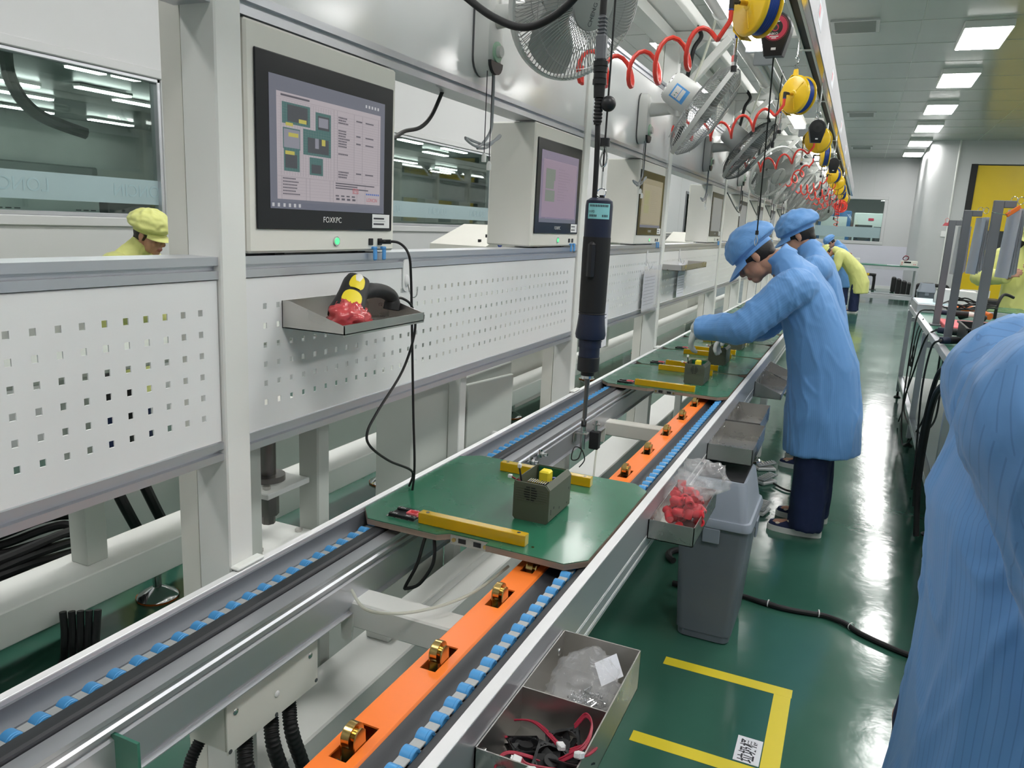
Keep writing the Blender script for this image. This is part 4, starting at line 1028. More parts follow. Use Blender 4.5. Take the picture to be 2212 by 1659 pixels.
# ============================================================ HANGING SCREWDRIVER
sd = thing('electric_screwdriver', 'dark navy electric screwdriver hanging bit down in front of the conveyor', 'screwdriver', (-.4395, 1.36, 1.27))
prof = [(0, .259), (.016, .259), (.0235, .254), (.0248, .245), (.0245, .18), (.0245, .13), (.0235, .10), (.0235, .055), (.026, .03), (.0285, .012), (.027, .005), (.022, .002), (0, .002)]
M().lathe(prof, 32).build('handle', 'navy_tool', sd)
m = M()
for k in range(14): m.lathe([(.0238, .05+k*.0035), (.0246, .0508+k*.0035), (.0246, .0522+k*.0035), (.0238, .053+k*.0035)], 32)
m.lathe([(.0246, .055), (.0250, .13), (.0254, .16), (.0250, .19)], 32)
m.build('grip_sleeve', 'black_rubber', sd)
m = M().box(-.0075, .0075, -.0325, -.020, .115, .182, .005); m.build('trigger_lever', 'black_plastic', sd)
M().cyl((0, 0, .002), (0, 0, -.012), .0215, n=32).cyl((0, 0, -.012), (0, 0, -.03), .0195, n=32).build('collar', 'navy_tool', sd)
M().lathe([(.0185, -.03), (.0205, -.031), (.0205, -.056), (.018, -.058), (.018, -.030)], 32).cyl((0, 0, -.056), (0, 0, -.066), .013, n=24).build('torque_ring', 'black_plastic', sd)
M().cyl((0, 0, -.066), (0, 0, -.071), .0115, n=24).build('nose_ring', 'chrome', sd)
M().cyl((0, 0, -.071), (0, 0, -.085), .0052, n=16).cyl((0, 0, -.085), (0, 0, -.15), .0042, n=12).cyl((0, 0, -.15), (0, 0, -.163), .0022, n=10).build('driver_bit', 'steel_dark', sd)
# label wrapped on the camera side of the body
m = M(); n_ = 10; th0 = math.atan2(-1.36, .4395)
for i in range(n_):
    a0 = th0-.85+i*1.7/n_; a1 = a0+1.7/n_; q = lambda a, z, r=.0252: (r*cos(a), r*sin(a), z)
    m.add([q(a0, .222), q(a1, .222), q(a1, .249), q(a0, .249)], [(0, 1, 2, 3)])
lb = m.build('tool_label', 'sticker_cyan', sd)
m = M()
for row, z in enumerate((.243, .2255)):
    for i in range(12):
        if row == 1 and 4 < i < 8: continue
        a0 = th0-.7+i*.118; m.add([q(a0, z, .0254), q(a0+.07, z, .0254), q(a0+.07, z+.004, .0254), q(a0, z+.004, .0254)], [(0, 1, 2, 3)])
m.build('label_print', 'ink', lb)
Tt = frame((-sin(th0), cos(th0), 0), (0, 0, 1), (cos(th0), sin(th0), 0), (.0255*cos(th0-.35), .0255*sin(th0-.35), .2345)); text_mesh('EXPDATE', .0055, 'label_text', 'ink', lb, Tt, .0001)
X0, Y_, Z0 = -.4395, 1.36, 1.27
lo = M().lathe([(.0075, 0), (.0085, .0012), (.0095, 0), (.0085, -.0012), (.0075, 0)], 20, Matrix.Translation((.002, 0, .268)) @ Matrix.Rotation(radians(70), 4, 'X')).build('hang_ring', 'chrome', sd)
M().cyl((.004, 0, .254), (.004, 0, .264), .005, n=10).build('eye_nut', 'black_plastic', sd)
m = M().tube(spline([(-.010, 0, .252), (-.011, 0, .33), (-.014, .0, .40)], 8), .0048, 10); m.build('cable_lower', 'black_rubber', sd)
m = M()
for k in range(7): m.lathe([(.0065, .388+k*.006), (.008, .390+k*.006), (.008, .392+k*.006), (.0065, .394+k*.006)], 16, Matrix.Translation((-.0142, 0, 0)))
m.cyl((-.0142, 0, .385), (-.0142, 0, .44), .0066, n=14).cyl((-.0145, 0, .43), (-.015, 0, .455), .0095, .0105, n=18)
m.build('strain_relief', 'black_rubber', sd)
m = M()
for z, r in ((.452, .0125), (.462, .0115), (.472, .0125), (.482, .0130)): m.cyl((-.0152, 0, z), (-.0152, 0, z+.0085), r, n=20)
m.build('plug_collar', 'black_plastic', sd)
m = M().bar((-.0155, 0, .49), (-.017, 0, .535), .019, .017, up=(0, 1, 0), b=.004)
for k in range(5): m.bar((-.017, 0, .535+k*.006), (-.0172, 0, .538+k*.006), .015, .015, up=(0, 1, 0), b=.003)
m.cyl((-.017, 0, .53), (-.0175, 0, .57), .0058, n=12); m.build('cable_plug', 'stand_grey', sd)
M().tube(spline([(-.0175, 0, .565), (-.017, .002, .60), (-.009, .006, .635), (.004, .015, .675), (.012, .02, .72), (.02, .0, .95), (.035, -.02, 1.18)], 8), .0062, 12).build('cable_upper', 'black_rubber', sd)
o = wire([(X0+.002, Y_, Z0+.305), (X0+.0025, Y_, Z0+.40), (X0+.003, Y_, Z0+.55), (X0+.002, Y_+.01, Z0+1.18)], .0018, 'hanging_line', 'black_rubber', 'thin black suspension cord with a ball stop above the hanging screwdriver', 'cord')
M().ell((X0+.0035, Y_, Z0+.42), .0135, 20, 14).build('ball_stop', 'black_plastic', o)
M().cyl((X0+.0025, Y_, Z0+.348), (X0+.0025, Y_, Z0+.362), .0085, n=14).build('cord_clamp', 'black_plastic', o)
M().tube(spline([(X0+.0025, Y_, Z0+.348), (X0-.004, Y_, Z0+.325), (X0+.0, Y_, Z0+.312), (X0+.006, Y_, Z0+.318), (X0+.008, Y_, Z0+.33), (X0+.003, Y_, Z0+.348)], 6), .0016, 8).tube([(X0+.002, Y_, Z0+.314), (X0+.002, Y_, Z0+.277)], .0018, 8).build('snap_hook', 'chrome', o)
wire([(-1.03, 1.5, 2.59), (-.97, 1.40, 2.3), (-.86, 1.32, 1.99), (-.69, 1.3, 1.862), (-.625, 1.3, 1.822), (-.575, 1.3, 1.808), (-.53, 1.3, 1.82), (-.49, 1.3, 1.848), (-.46, 1.3, 1.89), (-.445, 1.31, 2.0), (-.42, 1.33, 2.25), (-.40, 1.33, 2.46)], .0066, 'overhead_cable', 'black_rubber', 'thick black cable drooping across the top of the picture before the first fan', 'cable', n=12, k=10)
# ============================================================ AISLE SIDE TRAYS
def tray(y0, y1, x1, z0, z1, label, div=None, slope=False, lip=None):
    t = thing('steel_tray', label, 'tray', (0, 0, 0), 0, 'stainless trays bolted to the conveyor rail')
    x0 = -.424; w = .0022; zf = z1 if not slope else lerp(z0, z1, .35)
    M().box(x0, x1, y0, y1, z0, z0+w).build('tray_floor', 'steel', t)
    M().box(x0, x0+w, y0, y1, z0, z1).build('back_plate', 'steel', t)
    sidep = [(x0, z0), (x1, z0), (x1, zf), (x0, z1)]
    for (a, n) in ((y0, 'side_wall'), (y1-w, 'side_wall')): M().prism(sidep, 'y', a, a+w).build(n, 'steel', t)
    M().box(x1-w, x1, y0, y1, z0, zf).build('front_wall', 'steel', t)
    if div: M().prism([(x0+w, z0+w), (x1-w, z0+w), (x1-w, zf-.001), (x0+w, z1-.001)], 'y', div-w/2, div+w/2).build('divider', 'steel', t)
    for y in (y0+.03, y1-.03):
        M().ell((x0+w+.001, y, lerp(z0, z1, .62)), (.003, .0075, .0075), 14, 8).build('bolt_head', 'chrome', t)
    return t
tray(.90, 1.279, -.274, .645, .722, 'large stainless tray nearest the camera, split by a divider, with small fans inside', 1.075)
tray(1.925, 2.27, -.302, .668, .722, 'stainless tray holding the bag of red caps above the grey bin')
tray(2.80, 3.20, -.262, .655, .716, 'empty stainless tray nearer of the pair above the bin lid', slope=False)
tray(3.215, 3.60, -.285, .655, .718, 'empty stainless tray farther of the pair, beside the front worker')
t4 = tray(4.20, 4.60, -.285, .628, .712, 'dark stainless tray with sloping sides in front of the front worker', slope=True)
t5 = tray(4.62, 4.95, -.285, .628, .712, 'dark stainless tray mostly hidden behind the front worker', slope=True)
# clear bags
def blob_bag(name, c, r, seed, amp, mat_, n=44, m_=30, squash=-.02, power=1):
    m = M(); m.ell((0, 0, 0), r, n, m_); out = []
    for p in m.v:
        v = V(p); d = v.normalized()
        k = 1+amp*mnoise.noise(d*2.3+V((seed, 0, 0)))+amp*.7*(1-abs(mnoise.noise(d*4.1+V((0, seed, 0))))*2)+amp*.35*mnoise.noise(d*9+V((0, 0, seed)))
        v = v*k; v.z = max(v.z, squash); out.append(tuple(v+V(c)))
    m.v = out; return m
b1 = blob_bag('bag', (-.362, 2.075, .735), (.058, .085, .07), 2.0, .16, 'bag', squash=-.063).build('plastic_bag', 'bag_film_red', ang=180)
tag(b1, 'clear plastic bag full of red caps lying in the tray above the bin', 'bag')
b1t = blob_bag('bag', (-.325, 2.115, .800), (.062, .085, .042), 5.0, .30, 'bag', squash=-.05).build('bag_neck', 'bag_neck_film', b1, ang=180)
rr = random.Random(11); cap0 = None; seen = []
capm = M().lathe([(0, 0), (.0105, 0), (.0118, .002), (.0122, .026), (.0112, .028), (.0072, .0285), (.0055, .022), (0, .020)], 16).data('plastic_cap', 'red_plastic')
k = 0
for i in range(400):
    p = V((-.362+rr.uniform(-.047, .045), 2.07+rr.uniform(-.068, .068), .687+rr.random()*.085))
    e = V(((p.x+.362)/.05, (p.y-2.07)/.075, (p.z-.70)/.075))
    if e.length > 1 or any((p-q).length < .022 for q in seen): continue
    seen.append(p)
    o = bpy.data.objects.new('red_cap', capm); COL.objects.link(o); o.location = p; o.rotation_euler = (rr.uniform(0, 3), rr.uniform(0, 3), rr.uniform(0, 3))  # each one is a red plastic cap lying loose in the bag
    tag(o, 'small red plastic cap among the red caps inside the clear bag above the bin', 'cap', 'red caps in the bag'); k += 1
    if k >= 46: break
b2 = blob_bag('bag', (-.345, 1.175, .690), (.056, .072, .045), 9.0, .22, 'bag', squash=-.042)
b2 = b2.build('plastic_bag', 'bag_film', ang=180); tag(b2, 'crumpled clear bag of metal screws in the far half of the nearest tray', 'bag')
m = M()
T = frame((.6, .8, .15), (-.5, .4, .75), (.5, -.45, .74), (-.315, 1.205, .71)); m.box(-.02, .028, -.02, .02, 0, .0004, 0, T); m.build('paper_slip', 'paper', b2)
scm = M().cyl((0, 0, 0), (0, 0, .012), .0016, n=8).lathe([(0, -.0028), (.0026, -.0024), (.0034, 0), (0, .0002)], 12).data('screw', 'chrome')
for i in range(90):
    a = rr.random()*2*pi; q = sqrt(rr.random())
    o = bpy.data.objects.new('screw', scm); COL.objects.link(o); o.location = (-.340+.036*q*cos(a), 1.165+.044*q*sin(a), .654+.020*rr.random()*(1.3-q)); o.rotation_euler = (rr.uniform(0, 3), rr.uniform(0, 3), rr.uniform(0, 3))
    tag(o, 'tiny bright screw in the heap inside the clear bag of the nearest tray', 'screw', 'screws in the bag')
# small fans with red leads
def small_fan(label):
    t = thing('cooling_fan', label, 'cooling fan', (0, 0, 0), 0, 'small black fans in the nearest tray'); s = .020; t.scale = (1.35, 1.35, 1.35)
    m = M()
    for z in (0, .009):
        for (a, b, c_, d) in ((-s, s, -s, -s+.003), (-s, s, s-.003, s), (-s, -s+.003, -s, s), (s-.003, s, -s, s)): m.box(a, b, c_, d, z, z+.002)
        for cx in (-1, 1):
            for cy in (-1, 1): m.box(cx*s, cx*(s-.007), cy*s, cy*(s-.007), z, z+.002, .0008)
    m.lathe([(.0182, 0), (.0195, 0), (.0195, .011), (.0182, .011), (.0182, 0)], 28); m.build('fan_frame', 'black_plastic', t)
    m = M().cyl((0, 0, .001), (0, 0, .0105), .0085, n=20)
    for k in range(7):
        a = k*2*pi/7; m.bar((.008*cos(a), .008*sin(a), .0055), (.0175*cos(a+.5), .0175*sin(a+.5), .0055), .009, .0012, up=(cos(a+1.57)*.6, sin(a+1.57)*.6, .7))
    m.build('rotor', 'black_rubber', t)
    m = M()
    for d in (0, .0018, .0046): m.tube(spline([(s-.004, s-.002+d, .010), (s+.012, s+.006+d, .016), (s+.018, s-.012+d, .021), (s+.004, -s+.002+d, .026), (-s, -s-.010+d, .024), (-s-.012, -s-.008+d, .026)], 6), .0012, 6)
    w = m.build('lead_wire', 'wire_red', t)
    M().box(-s-.021, -s-.011, -s-.013, -s-.004, .0225, .0295, .001).box(-s-.023, -s-.021, -s-.011, -s-.006, .024, .028).build('lead_plug', 'white_plastic', w)
    return t
F0 = None
fl = ['topmost black fan with red leads near the tray divider', 'black fan with red leads by the aisle wall of the nearest tray', 'black fan with red leads tilted in the middle of the nearest tray', 'black fan with red leads near the front wall of the nearest tray', 'black fan with red leads against the conveyor side of the nearest tray', 'lowest black fan with red leads at the bottom picture edge']
pos = [((-.325, 1.025, .668), (25, -18, 20)), ((-.302, .985, .668), (-12, 24, 75)), ((-.332, .975, .672), (14, 12, 10)), ((-.318, .935, .668), (-18, 14, 40)), ((-.385, 1.005, .655), (8, 10, 130)), ((-.355, .925, .660), (12, -16, 200))]
for i, (p, r) in enumerate(pos):
    if F0 is None: F0 = small_fan(fl[0]); f = F0
    else: f = dup(F0, p, None, fl[i])
    f.location = p; f.rotation_euler = tuple(radians(a) for a in r)
# extra leads of the tray pile spilling towards the conveyor: they belong to the fans above
# ============================================================ BIN AND FLOOR
bn = thing('trash_bin', 'large grey plastic swing-lid bin standing on the green floor under the trays', 'bin', (-.355, 2.83, 0))
def rr_ring(hx, hy, z, r=.03, n=5):
    P = []
    for (sx, sy, a0) in ((1, 1, 0), (-1, 1, pi/2), (-1, -1, pi), (1, -1, 3*pi/2)):
        for k in range(n): a = a0+pi/2*k/(n-1); P.append(V((sx*(hx-r)+r*cos(a), sy*(hy-r)+r*sin(a), z)))
    return P
m = M().loft([rr_ring(.088, .145, 0), rr_ring(.094, .152, .004), rr_ring(.096, .154, .03), rr_ring(.100, .158, .032), rr_ring(.123, .185, .47), rr_ring(.118, .180, .47), rr_ring(.095, .15, .02)], caps=True); m.build('body', 'bin_grey', bn)
m = M().loft([rr_ring(.128, .190, .455), rr_ring(.134, .197, .458), rr_ring(.134, .197, .468), rr_ring(.128, .190, .486), rr_ring(.121, .183, .488)], caps=False); m.build('lid_rim', 'bin_lid', bn)
m = M().loft([rr_ring(.122, .184, .485), rr_ring(.118, .180, .495), rr_ring(.098, .150, .606), rr_ring(.093, .143, .618), rr_ring(.080, .128, .618), rr_ring(.080, .128, .595)], caps=True); m.build('lid_hood', 'bin_lid', bn)
M().box(-.085, .085, -.13, .13, .6185, .621, .001).build('swing_flap', 'black_plastic', bn)
for s in (-1, 1): M().box(s*.100, s*.138, -.035, .035, .425, .456, .004).box(s*.132, s*.138, -.035, .035, .39, .456, .003).build('side_grip', 'bin_lid', bn)
for s in (-1, ): M().box(-.03, .03, -.197, -.19, .40, .456, .003).build('front_grip', 'bin_lid', bn)
def tape(x0, x1, y0, y1, lab, z=.0008, rot=None):
    o = M().box(x0, x1, y0, y1, .0002, z).build('floor_tape', 'tape_yellow'); return tag(o, lab, 'floor tape', 'yellow tape marking the bin place')
tape(-.445, -.02, 2.452, 2.502, 'yellow floor tape strip on the far side of the bin place, beside the bin')
tape(-.075, -.022, 1.99, 2.4515, 'yellow floor tape strip on the aisle side of the bin place, joining the other two')
tape(-.44, -.0755, 2.0, 2.05, 'yellow floor tape strip on the near side of the bin place, at the bottom edge')
sh = M().box(-.150, -.078, 2.058, 2.178, .0003, .0012).build('floor_label', 'paper'); tag(sh, 'white label with black Chinese characters stuck on the green floor inside the yellow tape', 'floor label')
text_mesh('垃圾桶', .042, 'label_lettering', 'ink', sh, frame((0, 1, 0), (-1, 0, 0), (0, 0, 1), (-.112, 2.115, .0013)), .00015, sx=.85, sy=1.2, bold=.0007)
def bundle():
    pts = [(-.55, 3.06, .012), (-.29, 3.094, .012), (-.18, 3.075, .012), (-.086, 3.066, .012), (0, 3.078, .012), (.06, 3.085, .012), (.13, 3.055, .012), (.19, 3.0, .012), (.33, 2.93, .012), (.55, 2.86, .012)]
    t = thing('cable_bundle', 'bundle of black cables tied together across the green floor behind the bin', 'cables')
    P = spline(pts, 10); M().tube(P, .010, 10).build('corrugated_tube', 'black_rubber', t)
    for k in range(3):
        Q = [p+V((0, .014+.010*sin(i*.16+k*2)*(.4+.6*abs(sin(i*.08))), -.003+.006*cos(i*.2+k))) for i, p in enumerate(P)]
        Q = [V((p.x, p.y-.005*k, max(p.z, .006))) for p in Q]
        M().tube(Q, .0045, 8).build('cable', 'black_rubber', t)
    for i in (22, 45, 64): 
        p = P[i]; d = (P[i+1]-P[i-1]).normalized(); M().lathe([(.0135, -.002), (.015, -.002), (.015, .002), (.0135, .002), (.0135, -.002)], 20, frame(d.cross(V((0, 0, 1))), V((0, 0, 1)), d, p+V((0, .003, .003)))).build('cable_tie', 'white_plastic', t)
bundle()
P = [(-.47, 3.02, .03)]+[(-.50+.13*cos(a), 3.35+.1*sin(a), .016) for a in [0.3*i for i in range(-4, 14)]]
o = M().tube(spline(P, 5), .015, 10).build('air_hose', 'black_rubber'); tag(o, 'thick black hose looping on the floor behind the grey bin', 'hose')
def pedal(x, y, rz, lab):
    t = thing('foot_pedal', lab, 'pedal', (x, y, 0), rz, 'white foot pedals on the floor')
    M().box(-.06, .06, -.035, .035, 0, .022, .006).build('base', 'white_plastic', t)
    M().bar((-.055, 0, .028), (.06, 0, .055), .062, .010, up=(0, 0, 1), b=.004).build('tread', 'grey_plastic', t)
    m = M()
    for i in range(6): m.bar((-.035+i*.015, -.026, .040+i*.0036), (-.035+i*.015, .026, .040+i*.0036), .005, .003)
    m.build('tread_rib', 'white_plastic', t); return t
pedal(-.315, 4.18, 1.35, 'white foot pedal beside the front worker near shoe'); pedal(-.345, 4.72, .9, 'white foot pedal between the two workers with a black cable'); pedal(-.38, 5.0, .4, 'white foot pedal in front of the second worker shoes')
wire([(-.30, 4.70, .012), (-.22, 4.62, .010), (-.15, 4.66, .007), (-.16, 4.95, .007), (-.20, 5.15, .03)], .006, 'pedal_cable', 'black_rubber', 'thin black cable curling on the floor by the workers feet', 'cable')
# ============================================================ SHELF TRAY WITH SCANNER
ps = thing('shelf_tray', 'stainless tray hung on the perforated panel, holding the barcode scanner', 'tray', (0, 0, 0))
xa, xb2, ya, yb_ = -1.0825, -.925, 1.265, 1.578
M().box(xa, xb2, ya, yb_, 1.240, 1.242).build('tray_floor', 'steel', ps)
M().box(xb2-.002, xb2, ya, yb_, 1.236, 1.260).build('front_lip', 'steel', ps)
M().box(xa, xa+.002, ya, yb_, 1.240, 1.297).build('back_plate', 'steel', ps)
for y in (ya, yb_-.002): M().prism([(xa, 1.240), (xb2, 1.240), (xb2, 1.258), (xa+.02, 1.297), (xa, 1.297)], 'y', y, y+.002).build('side_wall', 'steel', ps)
def scanner():
    t = thing('barcode_scanner', 'black and yellow handheld barcode scanner lying in the wall tray', 'scanner', (0, 0, 0))
    # head axis from the window end (down left, in the wrap) to the rear (up right)
    a = V((-.972, 1.335, 1.272)); b = V((-1.002, 1.425, 1.347)); A = (b-a).normalized()
    side = V((.55, .80, 0)); side = (side-A*side.dot(A)).normalized(); up = side.cross(A)
    if up.x < 0: up = -up; side = -side
    def ring(c, w, h, n=20, e=2.6):
        return [c+side*(w*math.copysign(abs(cos(t_))**(2/e), cos(t_)))+up*(h*math.copysign(abs(sin(t_))**(2/e), sin(t_))) for t_ in [2*pi*i/n for i in range(n)]]
    L = (b-a).length
    m = M().loft([ring(a-A*.012, .037, .020), ring(a, .039, .022), ring(a+A*.03, .034, .023), ring(a+A*.06, .031, .024), ring(a+A*.09, .030, .022), ring(a+A*.108, .025, .017), ring(a+A*.116, .013, .008)]); m.build('head_body', 'black_rubber', t)
    m = M()
    def patch(s0, s1, w0, w1, off):
        n = 8; vs = []
        for i in range(7):
            s = lerp(s0, s1, i/6); w = lerp(w0, w1, i/6)*(1-.35*abs(i/3-1)**3)
            for j in range(n): q = (j/(n-1)-.5)*2; vs.append(a+A*s+side*(w*q)+up*(off-.004*q*q))
        fs = [(i*n+j, i*n+j+1, (i+1)*n+j+1, (i+1)*n+j) for i in range(6) for j in range(n-1)]
        m.add(vs, fs).add([v-up*.002 for v in vs], [f[::-1] for f in fs])
    patch(.012, .050, .023, .019, .0265); patch(.058, .098, .018, .014, .0268); m.build('yellow_inset', 'yellow_part', t)
    m = M(); patch(.078, .100, .0115, .010, .0275); m.build('beige_window', 'cream_paint', t)
    h0 = a+A*.062-up*.012; h1 = V((-1.006, 1.525, 1.306)); h2 = V((-1.003, 1.558, 1.288)); h3 = V((-1.003, 1.556, 1.261))
    m = M().tube(spline([h0, h0.lerp(h1, .5)+V((0, 0, .008)), h1, h2, h3], 6), [.0175]*8+[.0165]*8+[.017]*4+[.019]*5, 16); m.build('handle', 'black_rubber', t)
    M().ell(h0.lerp(h1, .25)-V((0, 0, .022)), (.010, .017, .008), 14, 8).build('trigger', 'yellow_part', t)
    return t
scanner()
m = M().ell((0, 0, 0), (.035, .048, .031), 40, 26); out = []
for p in m.v:
    v = V(p); d = v.normalized(); kk = 1+.22*mnoise.noise(d*2.6+V((3, 1, 0)))+.22*(1-2*abs(mnoise.noise(d*5.2)))+.12*mnoise.noise(d*13); v = v*kk; v.z = max(v.z, -.021); out.append(tuple(v+V((-.968, 1.337, 1.2655))))
m.v = out; o = m.build('bubble_wrap', 'red_wrap', ang=180); tag(o, 'crumpled translucent red wrapping around the scanner head in the wall tray', 'wrapping')
# scanner lead from the first computer port, past the shelf and back down
wire([(-1.060, 1.606, 1.418), (-1.03, 1.628, 1.416), (-1.0, 1.625, 1.39), (-1.0, 1.638, 1.333), (-1.0, 1.647, 1.218), (-1.0, 1.655, 1.10), (-1.0, 1.664, .975), (-1.0, 1.675, .82), (-1.03, 1.70, .70)], .0032, 'scanner_lead', 'black_rubber', 'black lead from the first computer hanging straight down past the wall tray', 'cable', 'scanner leads')
M().cyl((-1.072, 1.607, 1.4165), (-1.045, 1.615, 1.418), .0055, n=10).build('lead_plug', 'black_plastic', bpy.data.objects['scanner_lead'])
wire([(-1.003, 1.57, 1.285), (-1.0, 1.60, 1.285), (-.99, 1.63, 1.262), (-.99, 1.645, 1.20), (-1.0, 1.608, 1.106), (-1.0, 1.498, 1.022), (-1.0, 1.457, .98), (-1.0, 1.471, .943), (-1.0, 1.552, .886), (-1.0, 1.663, .827), (-1.03, 1.70, .77)], .0032, 'scanner_lead', 'black_rubber', 'black lead leaving the scanner handle and looping wide below the panel', 'cable', 'scanner leads')
def wall_hook(y, z, lab):
    t = thing('adhesive_hook', lab, 'hook', (-1.082, y, z), 0, 'white hooks on the panels')
    M().prism([(.016*cos(a), .02+.0*a+.016*sin(a)) for a in [pi*i/8 for i in range(9)]]+[(.016*cos(a), -.032+.016*sin(a)) for a in [pi+pi*i/8 for i in range(9)]], 'x', 0, .003).build('base_plate', 'white_plastic', t)
    M().ell((.004, 0, -.02), (.006, .010, .016), 14, 10).build('hook_body', 'white_plastic', t)
    M().tube(spline([(.006, 0, -.02), (.012, .0, -.045), (.02, .002, -.062), (.030, .006, -.058), (.032, .008, -.040)], 6), .0015, 8).build('wire_hook', 'chrome', t); return t
wall_hook(1.745, 1.335, 'white adhesive hook on the panel beside the wall tray with the scanner')
wall_hook(4.27, 1.325, 'white adhesive hook holding a clear document pouch'); wall_hook(5.12, 1.325, 'white adhesive hook holding a small paper card above the steel box'); wall_hook(7.2, 1.325, 'white adhesive hook behind the front worker cap')
o = M().box(-1.062, -1.060, 4.16, 4.53, 1.02, 1.275).build('document_pouch', 'film'); tag(o, 'clear plastic document pouch hanging on the third panel by a hook', 'pouch')
M().box(-1.066, -1.0635, 4.17, 4.44, 1.03, 1.25).build('paper_sheet', 'paper', o)
m = M()
for i in range(9): m.box(-1.0634, -1.0632, 4.19, 4.42, 1.06+i*.019, 1.063+i*.019)
m.build('text_line', 'fan_grey', o)
o = M().box(-1.062, -1.060, 5.03, 5.24, 1.05, 1.27).build('paper_card', 'paper'); tag(o, 'white paper card hanging from a hook below the small steel wall box', 'card')
m = M()
for i in range(10): m.box(-1.0599, -1.0597, 5.05, 5.22, 1.07+i*.017, 1.073+i*.017)
m.build('text_line', 'fan_grey', o)
st2 = thing('shelf_tray', 'small stainless box tray hung on the panel near the paper card', 'tray')
M().box(-1.082, -.955, 4.62, 5.42, 1.240, 1.2425).build('tray_floor', 'steel', st2); M().box(-.957, -.955, 4.62, 5.42, 1.240, 1.275).build('front_lip', 'steel', st2)
for y in (4.62, 5.418): M().box(-1.082, -.955, y, y+.002, 1.24, 1.275).build('side_wall', 'steel', st2)
o = M().box(-1.050, -1.048, 3.27, 3.49, .925, 1.125).build('notice_sheet', 'paper'); tag(o, 'white printed notice sheet hanging right behind the screwdriver nose', 'notice', None)
o.location = (0.0, 0, 0)
m = M(); rr = random.Random(2)
for i in range(9): m.box(-1.0479, -1.0476, 3.29, 3.36+.11*rr.random(), 1.075-i*.0155, 1.0785-i*.0155)
m.box(-1.0479, -1.0476, 3.35, 3.40, 1.095, 1.103); m.build('text_line', 'ink', o)
M().box(-1.0725, -1.05, 3.37, 3.385, 1.10, 1.125, .002).build('clip', 'white_plastic', o)
wire([(-1.10, 1.69, 1.67), (-1.12, 1.74, 1.675), (-1.14, 1.82, 1.70), (-1.14, 1.90, 1.72), (-1.14, 1.96, 1.76), (-1.13, 2.0, 1.83)], .0055, 'screen_cable', 'black_rubber', 'black cable rising from behind the first computer to the rail above', 'cable')
for i, y in enumerate((6.72, 8.14, 9.5, 10.85)):
    wire([(-1.07, y, 1.80), (-1.04, y+.25, 1.70), (-1.04, y+.55, 1.66), (-1.05, y+.75, 1.72), (-1.06, y+.78, 1.86)], .005, 'sagging_cable', 'fan_dark', 'dark cord drooping between posts below the %s row of fans' % ['third', 'fourth', 'fifth', 'sixth'][i], 'cord', 'cords drooping between the posts')
# cables and translucent air tubes by the overhead arms
for i, (y, lab) in enumerate(((4.60, 'third'), (6.66, 'fourth'), (8.08, 'fifth'))):
    wire([(-1.06, y-.02, 1.95), (-1.0, y-.03, 2.12), (-1.02, y-.03, 2.25), (-1.0, y-.06, 2.36), (-.98, y-.08, 2.46), (-.95, y-.06, 2.53), (-1.0, y-.02, 2.60)], .012, 'black_conduit', 'black_rubber', 'black flexible conduit bending up the %s post to the cable tray' % lab, 'conduit', None)
    wire([(-.86, y-.12, 2.62), (-.92, y-.10, 2.40), (-.99, y-.10, 2.2), (-1.06, y-.09, 2.0)], .007, 'air_tube', 'translucent_tube', 'pale translucent air tube slanting down to the %s fan' % ['second', 'third', 'fourth'][i], 'tube', None)
# ============================================================ BELOW AND BEHIND THE LINE
eb = thing('junction_box', 'pale metal junction box under the conveyor with black corrugated hoses below', 'box')
M().box(-1.05, -.954, .947, 1.207, .487, .611, .004).build('box_body', 'cream_paint', eb)
M().box(-.9535, -.950, .945, 1.209, .485, .611, .002).build('cover_plate', 'cream_paint', eb)
for (y, z) in ((.968, .565), (1.183, .565), (1.08, .535)): M().ell((-.9498, y, z), (.003, .007, .007), 14, 8).build('cover_screw', 'chrome' if y != 1.08 else 'white_plastic', eb)
for (y, z) in ((.952, .491), (1.077, .491), (1.202, .496)): M().cyl((-.9505, y, z), (-.949, y, z), .0045, n=10).build('cover_hole', 'fan_dark', eb)
def corr(pts, r, par, nm='corrugated_hose'):
    P = spline(pts, 40); rad = [r*(1 if i % 4 < 2 else .88) for i in range(len(P))]
    return M().tube(P, rad, 14).build(nm, 'black_rubber', par)
for (x, y) in ((-.985, 1.02), (-.99, 1.10), (-.985, 1.15)):
    corr([(x, y, .487), (x+.005, y, .46), (x+.03, y-.02, .41), (x+.035, y+.025, .25), (x+.05, y+.04, .03)], .0155, eb)
    M().cyl((x, y, .488), (x, y, .462), .0185, n=16).build('hose_gland', 'black_plastic', eb)
corr([(-1.03, .96, .487), (-1.03, .93, .45), (-1.02, .92, .4), (-1.0, .93, .3)], .012, eb)
# steel frame with cylinder by the posts
uf = thing('stopper_frame', 'grey steel frame with a cylinder and flange behind the rail between the first posts', 'frame')
for (y0, y1, z0, z1) in ((1.32, 1.365, 0, .99), (1.575, 1.625, 0, .99), (1.365, 1.575, .55, .62), (1.365, 1.575, .95, .99)): M().box(-1.30, -1.235, y0, y1, z0, z1, .004).build('frame_bar', 'grey_paint', uf)
M().box(-1.42, -1.25, 1.40, 1.56, .78, .795, .002).build('flange_plate', 'white_paint', uf); M().box(-1.42, -1.25, 1.365, 1.575, .622, .64, .002).build('base_plate', 'white_paint', uf)
M().cyl((-1.33, 1.49, .80), (-1.33, 1.49, .93), .022, n=18).build('cylinder_rod', 'steel_dark', uf)
M().cyl((-1.33, 1.49, .795), (-1.33, 1.49, .81), .045, n=24).build('flange_ring', 'steel_dark', uf)
M().cyl((-1.33, 1.49, .70), (-1.33, 1.49, .78), .028, n=8).cyl((-1.33, 1.49, .675), (-1.33, 1.49, .70), .018, n=8).build('nut', 'steel_dark', uf)
